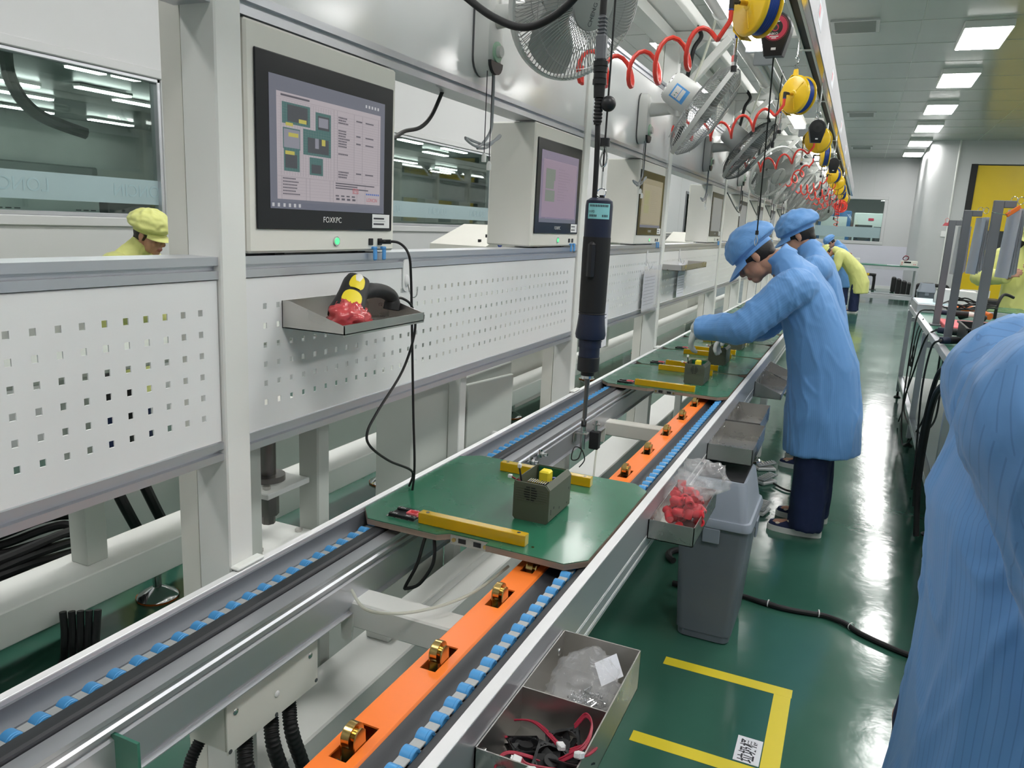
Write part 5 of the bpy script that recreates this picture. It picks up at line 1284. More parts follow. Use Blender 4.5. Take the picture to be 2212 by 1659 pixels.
M().cyl((-1.36, 1.43, .64), (-1.36, 1.43, .76), .014, n=12).cyl((-1.33, 1.49, .90), (-1.33, 1.49, .95), .026, n=16).build('damper', 'black_rubber', uf)
for (y, z) in ((1.40, .64), (1.55, .64), (1.43, .796)): M().cyl((-1.28, y, z), (-1.28, y, z+.008), .010, n=6).build('bolt', 'steel', uf)
M().box(-1.42, -1.26, 1.37, 1.60, .93, .995, .003).build('head_block', 'cream_paint', uf)
# white base beams of the neighbouring line
bl = thing('base_beam', 'long white steel beam on levelling feet running low behind the conveyor posts', 'beam')
M().box(-2.36, -2.16, -.5, 16, .17, .285, .004).build('beam', 'white_paint', bl)
for y in (.4, 1.96, 3.51, 5.3, 7.1, 9):
    M().lathe([(0, 0), (.075, 0), (.078, .008)], 24, Matrix.Translation((-2.30, y, 0))).build('rubber_pad', 'tank_orange', bl)
    M().lathe([(.076, .008), (.07, .016), (.03, .04), (.016, .046), (.016, .17), (0, .17)], 24, Matrix.Translation((-2.30, y, 0))).build('levelling_foot', 'chrome', bl)
for y in (1.62, 2.30, 3.6, 3.86, 4.6, 6.0, 7.4, 9.2):
    M().box(-2.30, -2.22, y, y+.08, .285, .95, .003).build('upright', 'grey_paint', bl)
M().box(-2.32, -2.2, -.5, 16, .93, 1.0, .004).build('upper_beam', 'grey_paint', bl)
for y in (1.2, 2.62, 6.5): M().box(-2.88, -2.36, y, y+.09, .2, .285, .003).build('cross_beam', 'white_paint', bl)
M().box(-2.98, -2.88, -.5, 16, .0, .285, .003).build('rear_beam', 'white_paint', bl)
rod = thing('lift_column', 'grey sheet metal column hanging below the rail next to the open control cabinet', 'column')
M().box(-1.42, -1.28, 2.12, 2.37, 0, .98, .003).build('sheet', 'grey_paint', rod); M().box(-1.28, -1.235, 2.37, 2.42, 0, .99, .003).build('edge_post', 'white_paint', rod)
for (y, nm) in ((1.86, 0), ): M().box(-1.9, -1.24, y, y+.05, .0, .20, .003).build('foot_bar', 'white_paint', rod)
M().box(-1.9, -1.43, 2.2, 2.25, .1401, .20, .003).build('foot_bar', 'white_paint', rod)
cb = thing('control_cabinet', 'pale grey control cabinet with its door ajar, standing behind the rail', 'cabinet', (0, 0, 0))
M().box(-1.48, -1.28, 2.46, 2.92, .30, .905, .004).build('cabinet_body', 'grey_paint', cb)
T = Matrix.Translation((-1.272, 2.475, 0)) @ Matrix.Rotation(radians(-10), 4, 'Z')
dd = M().box(0, .018, 0, .30, .32, .885, .003, T).build('door', 'grey_paint', cb)
M().cyl(T @ V((.018, .175, .66)), T @ V((.034, .175, .66)), .014, n=20).build('door_lock', 'white_plastic', dd)
M().box(-1.285, -1.262, 2.455, 2.485, .74, .80, .002).build('hinge', 'black_plastic', cb)
P = []
for i in range(96):
    a = i*.42; P.append((-2.62+.17*sin(a)*(1+.06*sin(i*.9)), 1.62+.27*cos(a)*(1+.05*sin(i*.7)), .10+.0022*i+.02*sin(i*1.3)))
tag(M().tube(spline(P, 3), .016, 8).build('cable_coil', 'black_rubber'), 'thick coil of black cable on the floor behind the white beam at lower left', 'cable')
for k, (ya, yb) in enumerate(((1.93, 2.02), (2.05, 2.14))):
    wire([(-2.5, ya+.10, .95), (-2.5, ya, .75), (-2.5, ya-.02, .55), (-2.5, ya+.05, .36), (-2.55, yb+.1, .12), (-2.6, yb+.2, .03)], .022, 'hanging_hose', 'black_rubber', ['nearer', 'farther'][k]+' thick black hose hanging behind the white beam near the first post', 'hose', None)
o = thing('cable_bunch', 'bunch of black cables dropping to the floor at the lower left', 'cables')
for k in range(5): M().tube(spline([(-2.13+.02*k, 1.46+.015*k, .22), (-2.12+.02*k, 1.45+.012*k, .12), (-2.13+.03*k, 1.42+.012*k, .03), (-2.0+.05*k, 1.1, .014)], 8), .011, 8).build('cable', 'black_rubber', o)
# sensor and bolts around the second gap
sn = thing('proximity_sensor', 'small black-capped proximity sensor on a bracket in the gap beyond the nearest pallet', 'sensor')
M().box(-.925, -.87, 2.735, 2.77, .690, .694, .001).bar((-.922, 2.75, .694), (-.922, 2.75, .655), .03, .004, up=(1, 0, 0)).build('bracket', 'steel', sn)
M().cyl((-.89, 2.75, .63), (-.89, 2.75, .72), .010, n=18).cyl((-.89, 2.75, .694), (-.89, 2.75, .700), .0155, n=6).build('barrel', 'chrome', sn)
M().cyl((-.89, 2.75, .72), (-.89, 2.75, .742), .0105, n=18).build('cap', 'black_plastic', sn)
M().tube(spline([(-.89, 2.75, .63), (-.89, 2.71, .60), (-.90, 2.66, .61), (-.905, 2.70, .645), (-.89, 2.74, .63), (-.88, 2.76, .585), (-.90, 2.76, .55)], 6), .0025, 6).build('lead', 'black_rubber', sn)
bx = thing('valve_block', 'small black valve block hanging in the gap below the sensor', 'valve')
M().box(-.925, -.885, 2.94, 2.975, .575, .65, .003).build('body', 'black_plastic', bx)
M().cyl((-.905, 2.958, .65), (-.905, 2.958, .695), .008, n=12).cyl((-.92, 2.958, .68), (-.885, 2.958, .68), .007, n=10).build('fitting', 'chrome', bx)
M().tube(spline([(-.892, 2.955, .59), (-.88, 2.90, .52), (-.82, 2.70, .47), (-.74, 2.45, .46), (-.68, 2.25, .48)], 8), .004, 8).build('air_line', 'translucent_tube', bx)
for (y, z) in ((2.30, .695), (2.385, .70)):
    o = M().cyl((-.925, y, z), (-.918, y, z), .016, n=6).cyl((-.918, y, z), (-.895, y, z), .0055, n=12).cyl((-.916, y, z), (-.906, y, z), .0095, n=6).build('hex_bolt', 'chrome'); tag(o, ['nearer', 'farther'][y > 2.35]+' hex bolt sticking out of the left rail just past the nearest pallet', 'bolt', 'rail bolts')
o = tag(M().tube(spline([(-.845, 1.475, .75), (-.848, 1.47, .734), (-.865, 1.47, .673), (-.894, 1.47, .613), (-.892, 1.47, .606), (-.858, 1.47, .625), (-.826, 1.47, .675), (-.818, 1.47, .71), (-.823, 1.475, .75)], 8), .0042, 8).build('pallet_cable', 'black_rubber'), 'thin black cable loop hanging under the front edge of the nearest pallet', 'cable')
wire([(-.93, 1.30, .668), (-.86, 1.25, .665), (-.79, 1.25, .672), (-.73, 1.31, .672), (-.68, 1.40, .68), (-.65, 1.52, .70)], .0035, 'air_line', 'translucent_tube', 'pale double air line curving over the white cross member', 'tube')
o = M().prism([(-.95, .55), (-.93, .55), (-.88, .63), (-.88, .70), (-.95, .70)], 'y', .70, .705).build('motor_plate', 'bench_top'); tag(o, 'green mounting plate under the left rail at the bottom left', 'plate')
# slanted tester consoles behind the line
def console(x, y, label, logo=True):
    t = thing('tester_console', label, 'machine', (x, y, 0), 0, 'beige consoles behind the line')
    M().prism([(0, 0), (1.25, 0), (1.25, 1.40), (1.17, 1.445), (.52, 1.445), (.0, 1.30)], 'x', -.45, 0).build('housing', 'cream_paint', t)
    if logo:
        M().cyl((0, .23, 1.345-.01), (.003, .23, 1.335), .045, n=28).build('round_logo', 'logo_blue', t)
        M().ell((.003, .23, 1.352), (.0008, .008, .012), 10, 8).box(.003, .0036, .205, .255, 1.318, 1.323).box(.003, .0036, .21, .25, 1.308, 1.312).build('logo_mark', 'white_plastic', t)
    for k in range(3): M().cyl((-.1, .10+.12*k, 1.315+.035*k), (-.1, .10+.12*k, 1.345+.035*k), .013, n=12).build('button', 'black_plastic', t)
    return t
console(-2.40, 4.92, 'beige slanted console with a round blue logo, just right of the first computer'); console(-2.40, 12.3, 'beige slanted console with a round blue logo, between the third and fourth computers')
def low_cab(x, y0, y1, lab, m_='cream_paint'):
    t = thing('low_cabinet', lab, 'cabinet', (x, y0, 0), 0, 'low cabinets by the left wall'); w = y1-y0
    M().box(-.4, 0, 0, w, 0, 1.42, .005).build('body', m_, t)
    n = max(1, round(w/.6))
    for k in range(n): M().box(0, .014, k*w/n+.03, (k+1)*w/n-.03, .1, 1.38, .003).build('door', m_, t)
low_cab(-3.0, 7.4, 9.0, 'long beige low cabinet top showing left of the second computer'); low_cab(-3.0, 9.2, 10.9, 'olive low cabinet right of the screwdriver, behind the line', 'olive_door'); low_cab(-3.0, 12.4, 13.4, 'low grey cabinet right of the third computer', 'fan_grey'); low_cab(-3.0, 14.5, 17.5, 'beige low cabinet far down behind the line')
o = M().box(XL+.001, XL+.02, 11.35, 11.47, 1.5, 1.72, .004).build('wall_plate', 'white_plastic'); tag(o, 'small white plate on the left wall before the third computer', 'plate')
# machines behind the windows
def machine(x, y, w, d, h, lab, m_, slots=False, kids=True):
    t = thing('test_cabinet', lab, 'machine', (x, y, 0), 0, 'machines in the neighbouring rooms')
    M().box(-d, 0, 0, w, 0, h, .01).build('body', m_, t)
    if slots:
        m = M()
        for z in (1.48, 1.545, 1.385):
            for k in range(9):
                for q in range(2): m.box(0, .002, .22+k*.06, .26+k*.06, z+q*.022, z+q*.022+.008)
            for k in range(3):
                for q in range(2): m.box(0, .002, .02+k*.06, .06+k*.06, z+q*.022, z+q*.022+.008); m.box(0, .002, w-.2+k*.06, w-.16+k*.06, z+q*.022, z+q*.022+.008)
        m.build('vent_slot', 'fan_dark', t)
    elif kids: M().box(0, .01, .1, w-.1, h*.45, h*.8, .004).build('window', 'dark_window', t)
    return t
machine(-5.2, 2.75, 1.35, .8, 1.72, 'white cabinet with rows of short vent slots behind the left window glass', 'machine_white', True)
machine(-5.0, 1.2, 1.2, .6, 1.86, 'dark cabinet behind the left window at the picture edge', 'fan_dark', kids=False)
machine(-5.3, 4.25, .5, .5, 1.6, 'dark machine behind the right part of the left window', 'stand_grey')
machine(-7.4, 9.0, 6.5, 1.0, 1.52, 'wide pale machine behind the second window beyond the first computer', 'machine_white', kids=False)
machine(-9.5, 12.0, 1.0, .6, 2.0, 'grey cabinet standing deep behind the second window', 'fan_grey', kids=False)
wire([(-5.6, 3.75, 2.78), (-5.6, 3.75, 2.6), (-5.6, 3.76, 2.3), (-5.55, 3.9, 2.08), (-5.5, 4.25, 1.98)], .045, 'exhaust_hose', 'fan_grey', 'grey exhaust pipe and black hose hanging behind the left window', 'hose')
LS = [(-6.5, 10.0, .8), (-8.0, 13.5, .9), (-6.6, 15.5, 1.0), (-8.6, 18, 1.0), (-11, 15, 1.0), (-11, 19, 1.0), (-9.6, 21.5, 1.0), (-6.91, 4.45, .6), (-7.15, 5.37, .4), (-7.09, 5.83, .3), (-8.3, 6.33, .7), (-8.73, 7.17, .6), (-8.9, 5.6, .7), (-9.78, 6.2, .9), (-11.3, 7.4, .8), (-11.3, 8.8, .8), (-7.24, 11.4, .7), (-7.2, 12.8, .9), (-10.0, 15.5, 1.0), (-10.0, 17.5, 1.0), (-8.5, 9.5, .9), (-6.0, 20.5, 1.0), (-6.8, 2.2, 1.2), (-9.2, 3.6, 1.2), (-10.8, 11.5, 1.0)]  # includes extra lamps added to brighten the room beyond the second window
for i, (x, y, l) in enumerate(LS):
    z = 2.72
    t = thing('strip_lamp', 'lit strip lamp under the dark ceiling of the neighbouring room, seen or added for brightness', 'strip light', (x, y, z), 0, 'strip lamps next door')
    M().box(-.06, .06, 0, l, .02, .05).build('lamp_tray', 'white_paint', t); M().box(-.05, .05, .01, l-.01, 0, .0195).build('lamp_tube', 'back_light', t)
machine(-5.2, 22.2, .7, .5, 1.85, 'printer like machine seen through the doorway in the left wall', 'machine_white'); machine(-5.4, 23.2, .9, .6, 1.75, 'rack of equipment seen through the doorway', 'fan_grey')
o = M().cyl((-5.3, 22.9, 2.0), (-5.3, 22.9, 2.09), .045, n=16).build('beacon_lamp', 'amber'); tag(o, 'glowing amber beacon lamp seen through the doorway in the left wall', 'beacon'); M().cyl((-5.3, 22.9, 1.75), (-5.3, 22.9, 2.0), .02, n=8).build('pole', 'stand_grey', o)
for i, (x, w, mt, h, lab) in enumerate(((-.35, .95, 'machine_white', 2.35, 'white machine with red logo behind the back window'), (.72, .9, 'machine_white', 2.3, 'white machine at the right edge of the back window'), (-1.5, 1.05, 'machine_blue', 2.4, 'blue framed machine at the left of the back window'))):
    t = thing('production_machine', lab, 'machine', (x, 29.5, 0), 0, 'machines behind the back window')
    M().box(0, w, 0, 1.2, 0, h, .02).build('body', mt, t)
    if mt == 'machine_white':
        M().box(.06, w-.35, -.01, 0, 1.3, 1.95).build('window', 'dark_window', t); M().box(w-.3, w-.05, -.01, 0, 1.3, 1.9).build('window', 'dark_window', t); M().box(.45, .62, -.012, 0, 2.1, 2.18).build('red_logo', 'label_red', t)
    else: M().box(.1, w-.12, -.01, 0, .9, 2.2).build('panel', 'machine_white', t)
t = thing('strip_lamp', 'lamp in the room behind the back window', 'strip light', (.2, 28.2, 3.6), 0, None); M().box(-1.5, 1.3, 0, .5, 0, .02).build('lamp_tube', 'back_light', t); M().box(-1.55, 1.35, -.02, .52, .021, .05).build('lamp_tray', 'white_paint', t)
# ============================================================ RIGHT BENCH
bh = thing('work_bench', 'aluminium profile workbench on the right of the aisle, cluttered with tools and cables', 'bench', (0, 0, 0))
bx0_, bx1_, by0_, by1_ = .50, 1.45, 2.3, 8.20
M().box(bx0_+.02, bx1_, by0_, by1_-.02, .865, .885).build('bench_board', 'bench_top', bh)
M().box(bx0_-.012, bx0_+.028, by0_, by1_, .845, .889, .002).build('edge_rail', 'aluminium', bh); M().box(bx0_+.028, bx1_, by1_-.04, by1_, .845, .889, .002).build('edge_rail', 'aluminium', bh); M().box(bx1_, bx1_+.04, by0_, by1_, .845, .889, .002).build('edge_rail', 'aluminium', bh)
for x in (bx0_, bx1_):
    for y in (2.4, 4.30, 6.22, 8.16):
        l = M().box(x-.02, x+.02, y-.02, y+.02, .06, .845, .002).box(x-.0205, x-.0195, y-.004, y+.004, .06, .845).build('leg', 'aluminium', bh)
        M().lathe([(0, 0), (.03, 0), (.032, .008), (.012, .02), (.008, .06), (0, .06)], 16, Matrix.Translation((x, y, 0))).build('foot', 'black_plastic', l)
    M().box(x-.02, x+.02, 2.42, 8.14, .17, .21, .002).build('lower_rail', 'aluminium', bh)
for y in (4.30, 6.22, 8.16):
    for z in (.17, .74): M().box(bx0_+.02, bx1_-.02, y-.02, y+.02, z, z+.04, .002).build('cross_rail', 'aluminium', bh)
M().box(bx0_+.02, bx1_-.02, 4.4, 8.1, .211, .222).build('lower_shelf', 'machine_white', bh)
ZB = .8855
def doc_stand(y, h, x, lab, ang, extra):
    t = thing('document_stand', lab, 'stand', (x, y, ZB), 0, 'grey document stands on the bench edge')
    M().box(-.022, .022, -.022, .022, 0, h, .002).build('upright', 'stand_grey', t); M().box(.022, .075, -.022, .022, h-.035, h, .002).build('top_arm', 'stand_grey', t)
    M().box(-.04, .09, -.05, .05, 0, .012, .002).build('base_plate', 'stand_grey', t)
    m = M()
    for (dx, dy) in ((.062, -.012), (.095, .012)):
        m.tube([(dx+.014*cos(a), dy, h+.002+.018*sin(a)) for a in [2*pi*i/18 for i in range(18)]], .0016, 6, closed=True)
    m.build('binder_ring', 'chrome', t)
    rot = Matrix.Translation((.082, 0, h-.01)) @ Matrix.Rotation(radians(ang), 4, 'Z')
    for k in range(5):
        m = M(); n = 10; vs = []
        for i in range(n+1):
            v = i/n
            for j in range(7):
                u = j/6; vs.append(rot @ V(((k-2)*.004*(1+1.2*v)+.004*sin(6*u+k)*v, (u-.5)*.21, -.03-v*.34*(1-.02*k))))
        fs = [(i*7+j, i*7+j+1, (i+1)*7+j+1, (i+1)*7+j) for i in range(n) for j in range(6)]
        m.add(vs, fs).add([v+rot.to_3x3() @ V((.001, 0, 0)) for v in vs], [f[::-1] for f in fs]); m.build('sheet', 'paper' if k in (1, 3) else ('film' if k == 2 else 'paper'), t)
    return t
doc_stand(6.4, .755, .57, 'grey document stand on the bench, farthest of the three, with a pink clip', 12, 1)
doc_stand(5.5, .795, .565, 'grey document stand on the bench, middle one of the three', 8, 0)
t3 = doc_stand(4.6, .815, .60, 'grey document stand with an orange clip, nearest of the three on the bench', 8, 0)
M().bar((.03, -.08, .74), (.085, -.06, .785), .012, .02, b=.002).build('sheet_clip', 'tank_orange', t3); M().tube([(-.035, -.08, .755), (.03, -.085, .742), (.045, -.08, .76)], .002, 6).build('clip_handle', 'chrome', t3)
o = tag(M().prism([(-.025, 0), (.025, 0), (.012, .022), (-.012, .022)], 'y', -.01, .01).tube([(-.008, 0, .02), (-.012, 0, .045), (0, 0, .055), (.012, 0, .045), (.008, 0, .02)], .0015, 6).build('binder_clip', 'pink_foam'), 'pink binder clip at the top of the farthest document stand', 'clip'); o.location = (.536, 6.40, 1.600)
t = thing('tool_tray', 'flat box with a pale blue top at the far end of the bench', 'box', (.50, 7.45, ZB)); M().box(0, .25, 0, .72, .0, .075, .004).build('box_body', 'aluminium', t); M().box(.006, .244, .006, .714, .0755, .08).build('blue_mat', 'bench_mat', t)
t = thing('foam_sheet', 'pink foam sheet lying on the bench under the tools', 'foam', (0, 0, 0)); M().box(.60, 1.02, 6.02, 6.62, ZB, ZB+.035, .004).build('sheet', 'pink_foam', t)
t = thing('parts_crate', 'black open plastic crate on the bench between the document stands', 'crate', (.625, 5.12, ZB))
for (a, b, c_, d) in ((0, .30, 0, .008), (0, .30, .47, .478), (0, .008, 0, .478), (.292, .30, 0, .478)): M().box(a, b, c_, d, .004, .115).build('crate_wall', 'black_plastic', t)
M().box(0, .30, 0, .478, 0, .004).build('crate_floor', 'black_plastic', t); M().box(-.01, .31, -.01, .0, .105, .118, .002).box(-.01, .31, .478, .488, .105, .118, .002).box(-.01, 0, 0, .478, .105, .118, .002).box(.30, .31, 0, .478, .105, .118, .002).build('crate_rim', 'black_plastic', t)
def bench_driver(p0, p1, lab, tipm='cream_paint'):
    t = thing('electric_screwdriver', lab, 'screwdriver', (0, 0, 0), 0, 'screwdrivers lying on the bench'); p0 = V(p0); p1 = V(p1); d = (p1-p0)
    M().cyl(p0, p0+d*.35, .019, .022, n=18).cyl(p0+d*.35, p0+d*.85, .022, .020, n=18).build('body', 'navy_tool', t); M().cyl(p0+d*.40, p0+d*.84, .0225, n=18).build('grip', 'black_rubber', t); M().cyl(p0+d*.85, p1, .022, .018, n=18).build('nose', tipm, t)
    M().cyl(p0, p0-d*.12, .012, .007, n=12).build('cable_relief', 'black_plastic', t); return t
bench_driver((.60, 6.72, ZB+.075), (.84, 6.70, ZB+.075), 'navy screwdriver with a cream nose lying on the pink foam'); bench_driver((.53, 5.75, ZB+.03), (.66, 5.72, ZB+.03), 'small black handled tool lying on the bench edge left of the crate', 'black_plastic'); bench_driver((.50, 5.15, ZB+.03), (.60, 5.22, ZB+.035), 'black plug ended tool lying on the bench edge below the middle stand', 'black_plastic')
bench_driver((.86, 5.5, ZB+.15), (1.12, 5.45, ZB+.15), 'black screwdriver with a cyan band lying across the crate', 'black_plastic'); 
t = thing('heat_gun', 'orange and black hand tool on the bench under a tangle of cables', 'tool', (0, 0, 0)); M().tube(spline([(.72, 7.2, ZB+.04), (.80, 7.25, ZB+.07), (.92, 7.2, ZB+.06), (1.0, 7.1, ZB+.04)], 8), [.03]*8+[.038]*8+[.028]*9, 14).build('tool_body', 'tank_orange', t); M().tube(spline([(.78, 7.0, ZB+.03), (.86, 6.95, ZB+.06), (.95, 6.98, ZB+.03)], 6), .026, 12).build('tool_grip', 'black_rubber', t)
rr = random.Random(8); P = []
for i in range(42): a = i*.75; P.append((.82+.20*cos(a)*(.5+.5*rr.random()), 6.95+.22*sin(a)*(.5+.5*rr.random()), ZB+.09+.06*rr.random()+.03*sin(i*.4)))
tag(M().tube(spline(P, 4), .006, 7).build('cable_tangle', 'black_rubber'), 'tangle of black cables heaped on the bench behind the screwdrivers', 'cables')
t = thing('soldering_station', 'pinkish white instrument box with a round dark horn on the bench', 'instrument', (.70, 7.62, ZB)); M().prism([(0, 0), (.32, 0), (.32, .16), (.26, .19), (0, .20)], 'y', 0, .30).build('box_body', 'white_plastic', t); T = frame((0, 1, 0), (0, 0, 1), (1, 0, 0), (-.03, .12, .12)); M().lathe([(.03, -.02), (.09, .0), (.095, .005), (.085, .01), (.02, .03)], 24, frame((0, 1, 0), (0, 0, 1), (1, 0, 0), (-.04, .12, .11))).build('horn_rim', 'white_plastic', t); M().lathe([(0, .02), (.08, .004), (.085, -.004), (.0, -.002)], 24, frame((0, 1, 0), (0, 0, 1), (1, 0, 0), (-.04, .12, .11))).build('horn_inside', 'black_rubber', t)
t = thing('green_topped_tray', 'flat aluminium tray with a green top on the far side of the bench', 'tray', (1.0, 7.45, ZB)); M().box(0, .36, 0, .6, .0, .05, .003).build('tray_body', 'aluminium', t); M().box(.005, .355, .005, .595, .0505, .056).build('green_top', 'pallet_green', t)
tag(M().tube(spline([(1.08, 7.42, ZB), (1.08, 7.40, ZB+.12), (1.12, 7.45, ZB+.2), (1.2, 7.5, ZB+.18)], 8), .012, 8).build('lamp_cable', 'black_rubber'), 'thick black cable arching up from the bench before the yellow coat', 'cable')
BC = [([(.60, 6.72, .96), (.55, 6.78, .965), (.47, 6.75, .93), (.455, 6.70, .7), (.45, 6.6, .3), (.445, 6.3, .12), (.46, 6.0, .05), (.52, 5.7, .3), (.55, 5.6, .6), (.53, 5.4, .86)], .006, 'long black cable looping from the navy driver down almost to the floor'),
      ([(.53, 5.75, .92), (.48, 5.9, .84), (.46, 6.2, .55), (.45, 6.5, .28), (.47, 6.3, .18), (.52, 5.8, .2), (.55, 5.3, .4), (.52, 5.0, .7), (.50, 4.9, .88)], .006, 'black cable crossing diagonally in front of the bench legs'),
      ([(.49, 5.1, .92), (.46, 5.2, .86), (.45, 5.25, .6), (.47, 5.2, .2), (.46, 5.0, .03)], .006, 'black cable dropping straight from the bench edge'),
      ([(.60, 4.2, .90), (.52, 4.2, .91), (.465, 4.35, .88), (.45, 4.6, .75), (.44, 4.7, .4), (.45, 4.6, .05)], .013, 'thick black cable bowing out from the bench edge beside the blue sleeve'),
      ([(.60, 3.7, .91), (.50, 3.68, .91), (.42, 3.85, .87), (.41, 4.15, .7), (.42, 4.3, .3), (.44, 4.2, .02)], .015, 'thickest black cable curving from a plug over the bench edge, lower of two'),
      ([(.52, 6.5, .88), (.49, 6.6, .80), (.48, 6.7, .5), (.47, 6.75, .2), (.46, 6.9, .03)], .005, 'thin black cable hanging near the far bench leg')]
for pts, r, lab in BC: wire(pts, r, 'bench_cable', 'black_rubber', lab, 'cable')
P = []
for i in range(50): a = i*.5; P.append((.475+.006*sin(i), 6.75+.05*cos(a)*(.7+.3*sin(i*.3)), .60+.085*sin(a)))
o = tag(M().tube(spline([(.51, 6.72, .90), (.48, 6.72, .80)]+P, 3), .0042, 7).build('coiled_lead', 'black_rubber'), 'coiled power lead with a two pin plug hanging at the bench side', 'cable'); M().box(.462, .488, 6.85, 6.90, .50, .54, .008).cyl((.475, 6.89, .515), (.475, 6.925, .51), .003, n=8).cyl((.475, 6.89, .53), (.475, 6.925, .526), .003, n=8).build('plug', 'black_plastic', o)
for (x, y, z, lab) in ((.60, 4.2, ZB, 'black round connector with a chrome ring on the bench, upper of two'), (.60, 3.7, ZB, 'black round connector with a chrome ring on the bench, lower of two')):
    t = thing('round_connector', lab, 'connector', (x, y, z)); M().cyl((0, 0, .02), (.06, 0, .022), .017, n=16).build('shell', 'black_plastic', t); M().cyl((.06, 0, .022), (.09, 0, .022), .019, n=16).build('ring', 'chrome', t)
# far bench at the back wall and its things
fb2 = thing('far_bench', 'long aluminium bench standing across the aisle before the back wall', 'bench', (0, 0, 0))
fx0, fx1, fy0, fy1 = -1.2, 1.29, 20.5, 21.3
M().box(fx0, fx1, fy0, fy1, .875, .895, .003).build('bench_board', 'bench_top', fb2); M().box(fx0, fx1-.03, fy0+.005, fy0+.04, .80, .873, .003).box(fx0, fx1, fy1-.04, fy1, .80, .873, .003).build('apron_rail', 'aluminium', fb2); M().box(fx0, fx1, fy0, fy0+.04, .10, .19, .003).box(fx0, fx1, fy1-.04, fy1, .10, .19, .003).build('bottom_rail', 'aluminium', fb2)
for x in (fx0, fx1-.05):
    for y in (fy0, fy1-.05): M().box(x, x+.05, y, y+.05, 0, .8, .003).build('leg', 'aluminium', fb2)
M().box(fx1-.035, fx1-.02, fy0+.05, fy1-.05, .19, .80).build('end_panel', 'white_paint', fb2)
def tester(x, lab):
    t = thing('bench_tester', lab, 'instrument', (x, 20.62, .8955), 0, 'testers on the far bench'); M().box(0, .36, 0, .3, .008, .125, .006).build('case', 'cream_paint', t); M().box(.07, .22, -.003, .0, .075, .11).build('display', 'screen_black', t)
    for k in range(2): M().cyl((.03, 0, .045+.04*k), (.03, -.012, .045+.04*k), .011, n=12).cyl((.28+.035*k, 0, .05), (.28+.035*k, -.012, .05), .009, n=12).build('terminal', 'red_plastic', t)
    M().tube([(.10+.055*cos(a)+.01*sin(3*a), .12, .185+.055*sin(a)) for a in [i*.35 for i in range(46)]], .009, 8).build('test_lead', 'wire_red', t); M().tube([(.10+.062*cos(a), .10, .18+.05*sin(a)) for a in [i*.35 for i in range(30)]], .007, 8).build('test_lead', 'black_rubber', t); return t
tester(.90, 'small test instrument with red and black leads at the right end of the far bench'); tester(-.35, 'small test instrument on the far bench behind the yellow coated worker')
tag(M().box(.62, .89, 20.6, 20.8, .8955, .905).build('white_paper', 'paper'), 'white paper lying on the far bench left of the test instrument', 'paper')
def guard(x0, x1, y, lab):
    t = thing('guard_rail', lab, 'guard rail', (0, 0, 0), 0, 'black and yellow guard rails'); P = spline([(x0, y, 0), (x0, y, .33), (x0+.03, y, .42), (x0+.12, y, .45), (x1-.12, y, .45), (x1-.03, y, .42), (x1, y, .33), (x1, y, 0)], 8)
    M().tube(P, .042, 14).build('tube', 'black_rubber', t)
    k = x0+.18; 
    while k < x1-.35: M().cyl((k, y, .45), (k+.22, y, .45), .0426, n=14).build('yellow_band', 'reel_yellow', t); k += .44
    for x in (x0, x1): M().box(x-.09, x+.09, y-.09, y+.09, 0, .012, .002).build('foot_plate', 'black_plastic', t)
guard(-1.4, .47, 25.6, 'black and yellow guard rail before the back wall, seen under the far bench'); guard(1.35, 2.05, 21.4, 'black and yellow guard rail by the yellow door behind the second grey bin')
for k in range(4):
    t = thing('floor_stopper', '%s black upright stopper of the row under the right end of the far bench' % ['farthest', 'third', 'second', 'nearest'][k], 'stopper', (1.02+.09*k-.03, 25.2-.95*k, 0), 0, 'black stoppers'); M().box(-.06, .06, -.2, .2, 0, .44, .03).build('post', 'black_rubber', t)
bn2 = dup(bn, (1.30, 17.5, 0), 0, 'smaller looking grey swing-lid bin far away by the corner column'); bn2.scale = (1.25, 1.2, 1.1)
for (x, y, lab) in ((-.02, 19.6, 'left'), (.25, 19.6, 'right')):
    t = thing('power_strip', lab+' white socket block on the floor before the far bench', 'socket', (x, y+.93, .191), 0, None); M().box(-.09, .09, -.03, .0, .0, .07, .004).build('block', 'white_plastic', t); M().box(-.05, -.03, -.034, -.029, .03, .05).box(0, .02, -.034, -.029, .03, .05).box(.04, .06, -.034, -.029, .03, .05).build('socket_hole', 'ink', t)
tag(M().box(1.6, 2.4, 15.5, 16.1, 0, .55, .02).build('black_crate', 'black_plastic'), 'dark crate on the floor between the bench and the yellow door', 'crate')

# ============================================================ PEOPLE
def remesh(m, voxel, smooth, name, mats, keep=None):
    me = bpy.data.meshes.new('tmp'); me.from_pydata([tuple(p) for p in m.v], [], m.f); me.update()
    bm = bmesh.new(); bm.from_mesh(me); bmesh.ops.recalc_face_normals(bm, faces=bm.faces); bm.to_mesh(me); bm.free()
    o = bpy.data.objects.new('tmp', me)
    r = o.modifiers.new('r', 'REMESH'); r.mode = 'VOXEL'; r.voxel_size = voxel; r.use_smooth_shade = True
    s = o.modifiers.new('s', 'SMOOTH'); s.factor = .5; s.iterations = smooth
    me2 = evaluated_mesh(o); me2.name = name
    me2.materials.clear()
    for k in mats: me2.materials.append(MAT[k])
    me2.polygons.foreach_set('use_smooth', [True]*len(me2.polygons))
    return me2
def limb(m, pts, rad, k=6, n=14, flat=False):
    P = spline(pts, k); c = len(pts)-1; R = []
    for i in range(len(P)):
        u = i/k; a = min(int(u), c-1); R.append(lerp(rad[a], rad[a+1], u-a))
    m.tube(P, R, n); m.ell(P[0], R[0], 12, 8)
    if not flat: m.ell(P[-1], R[-1], 12, 8)
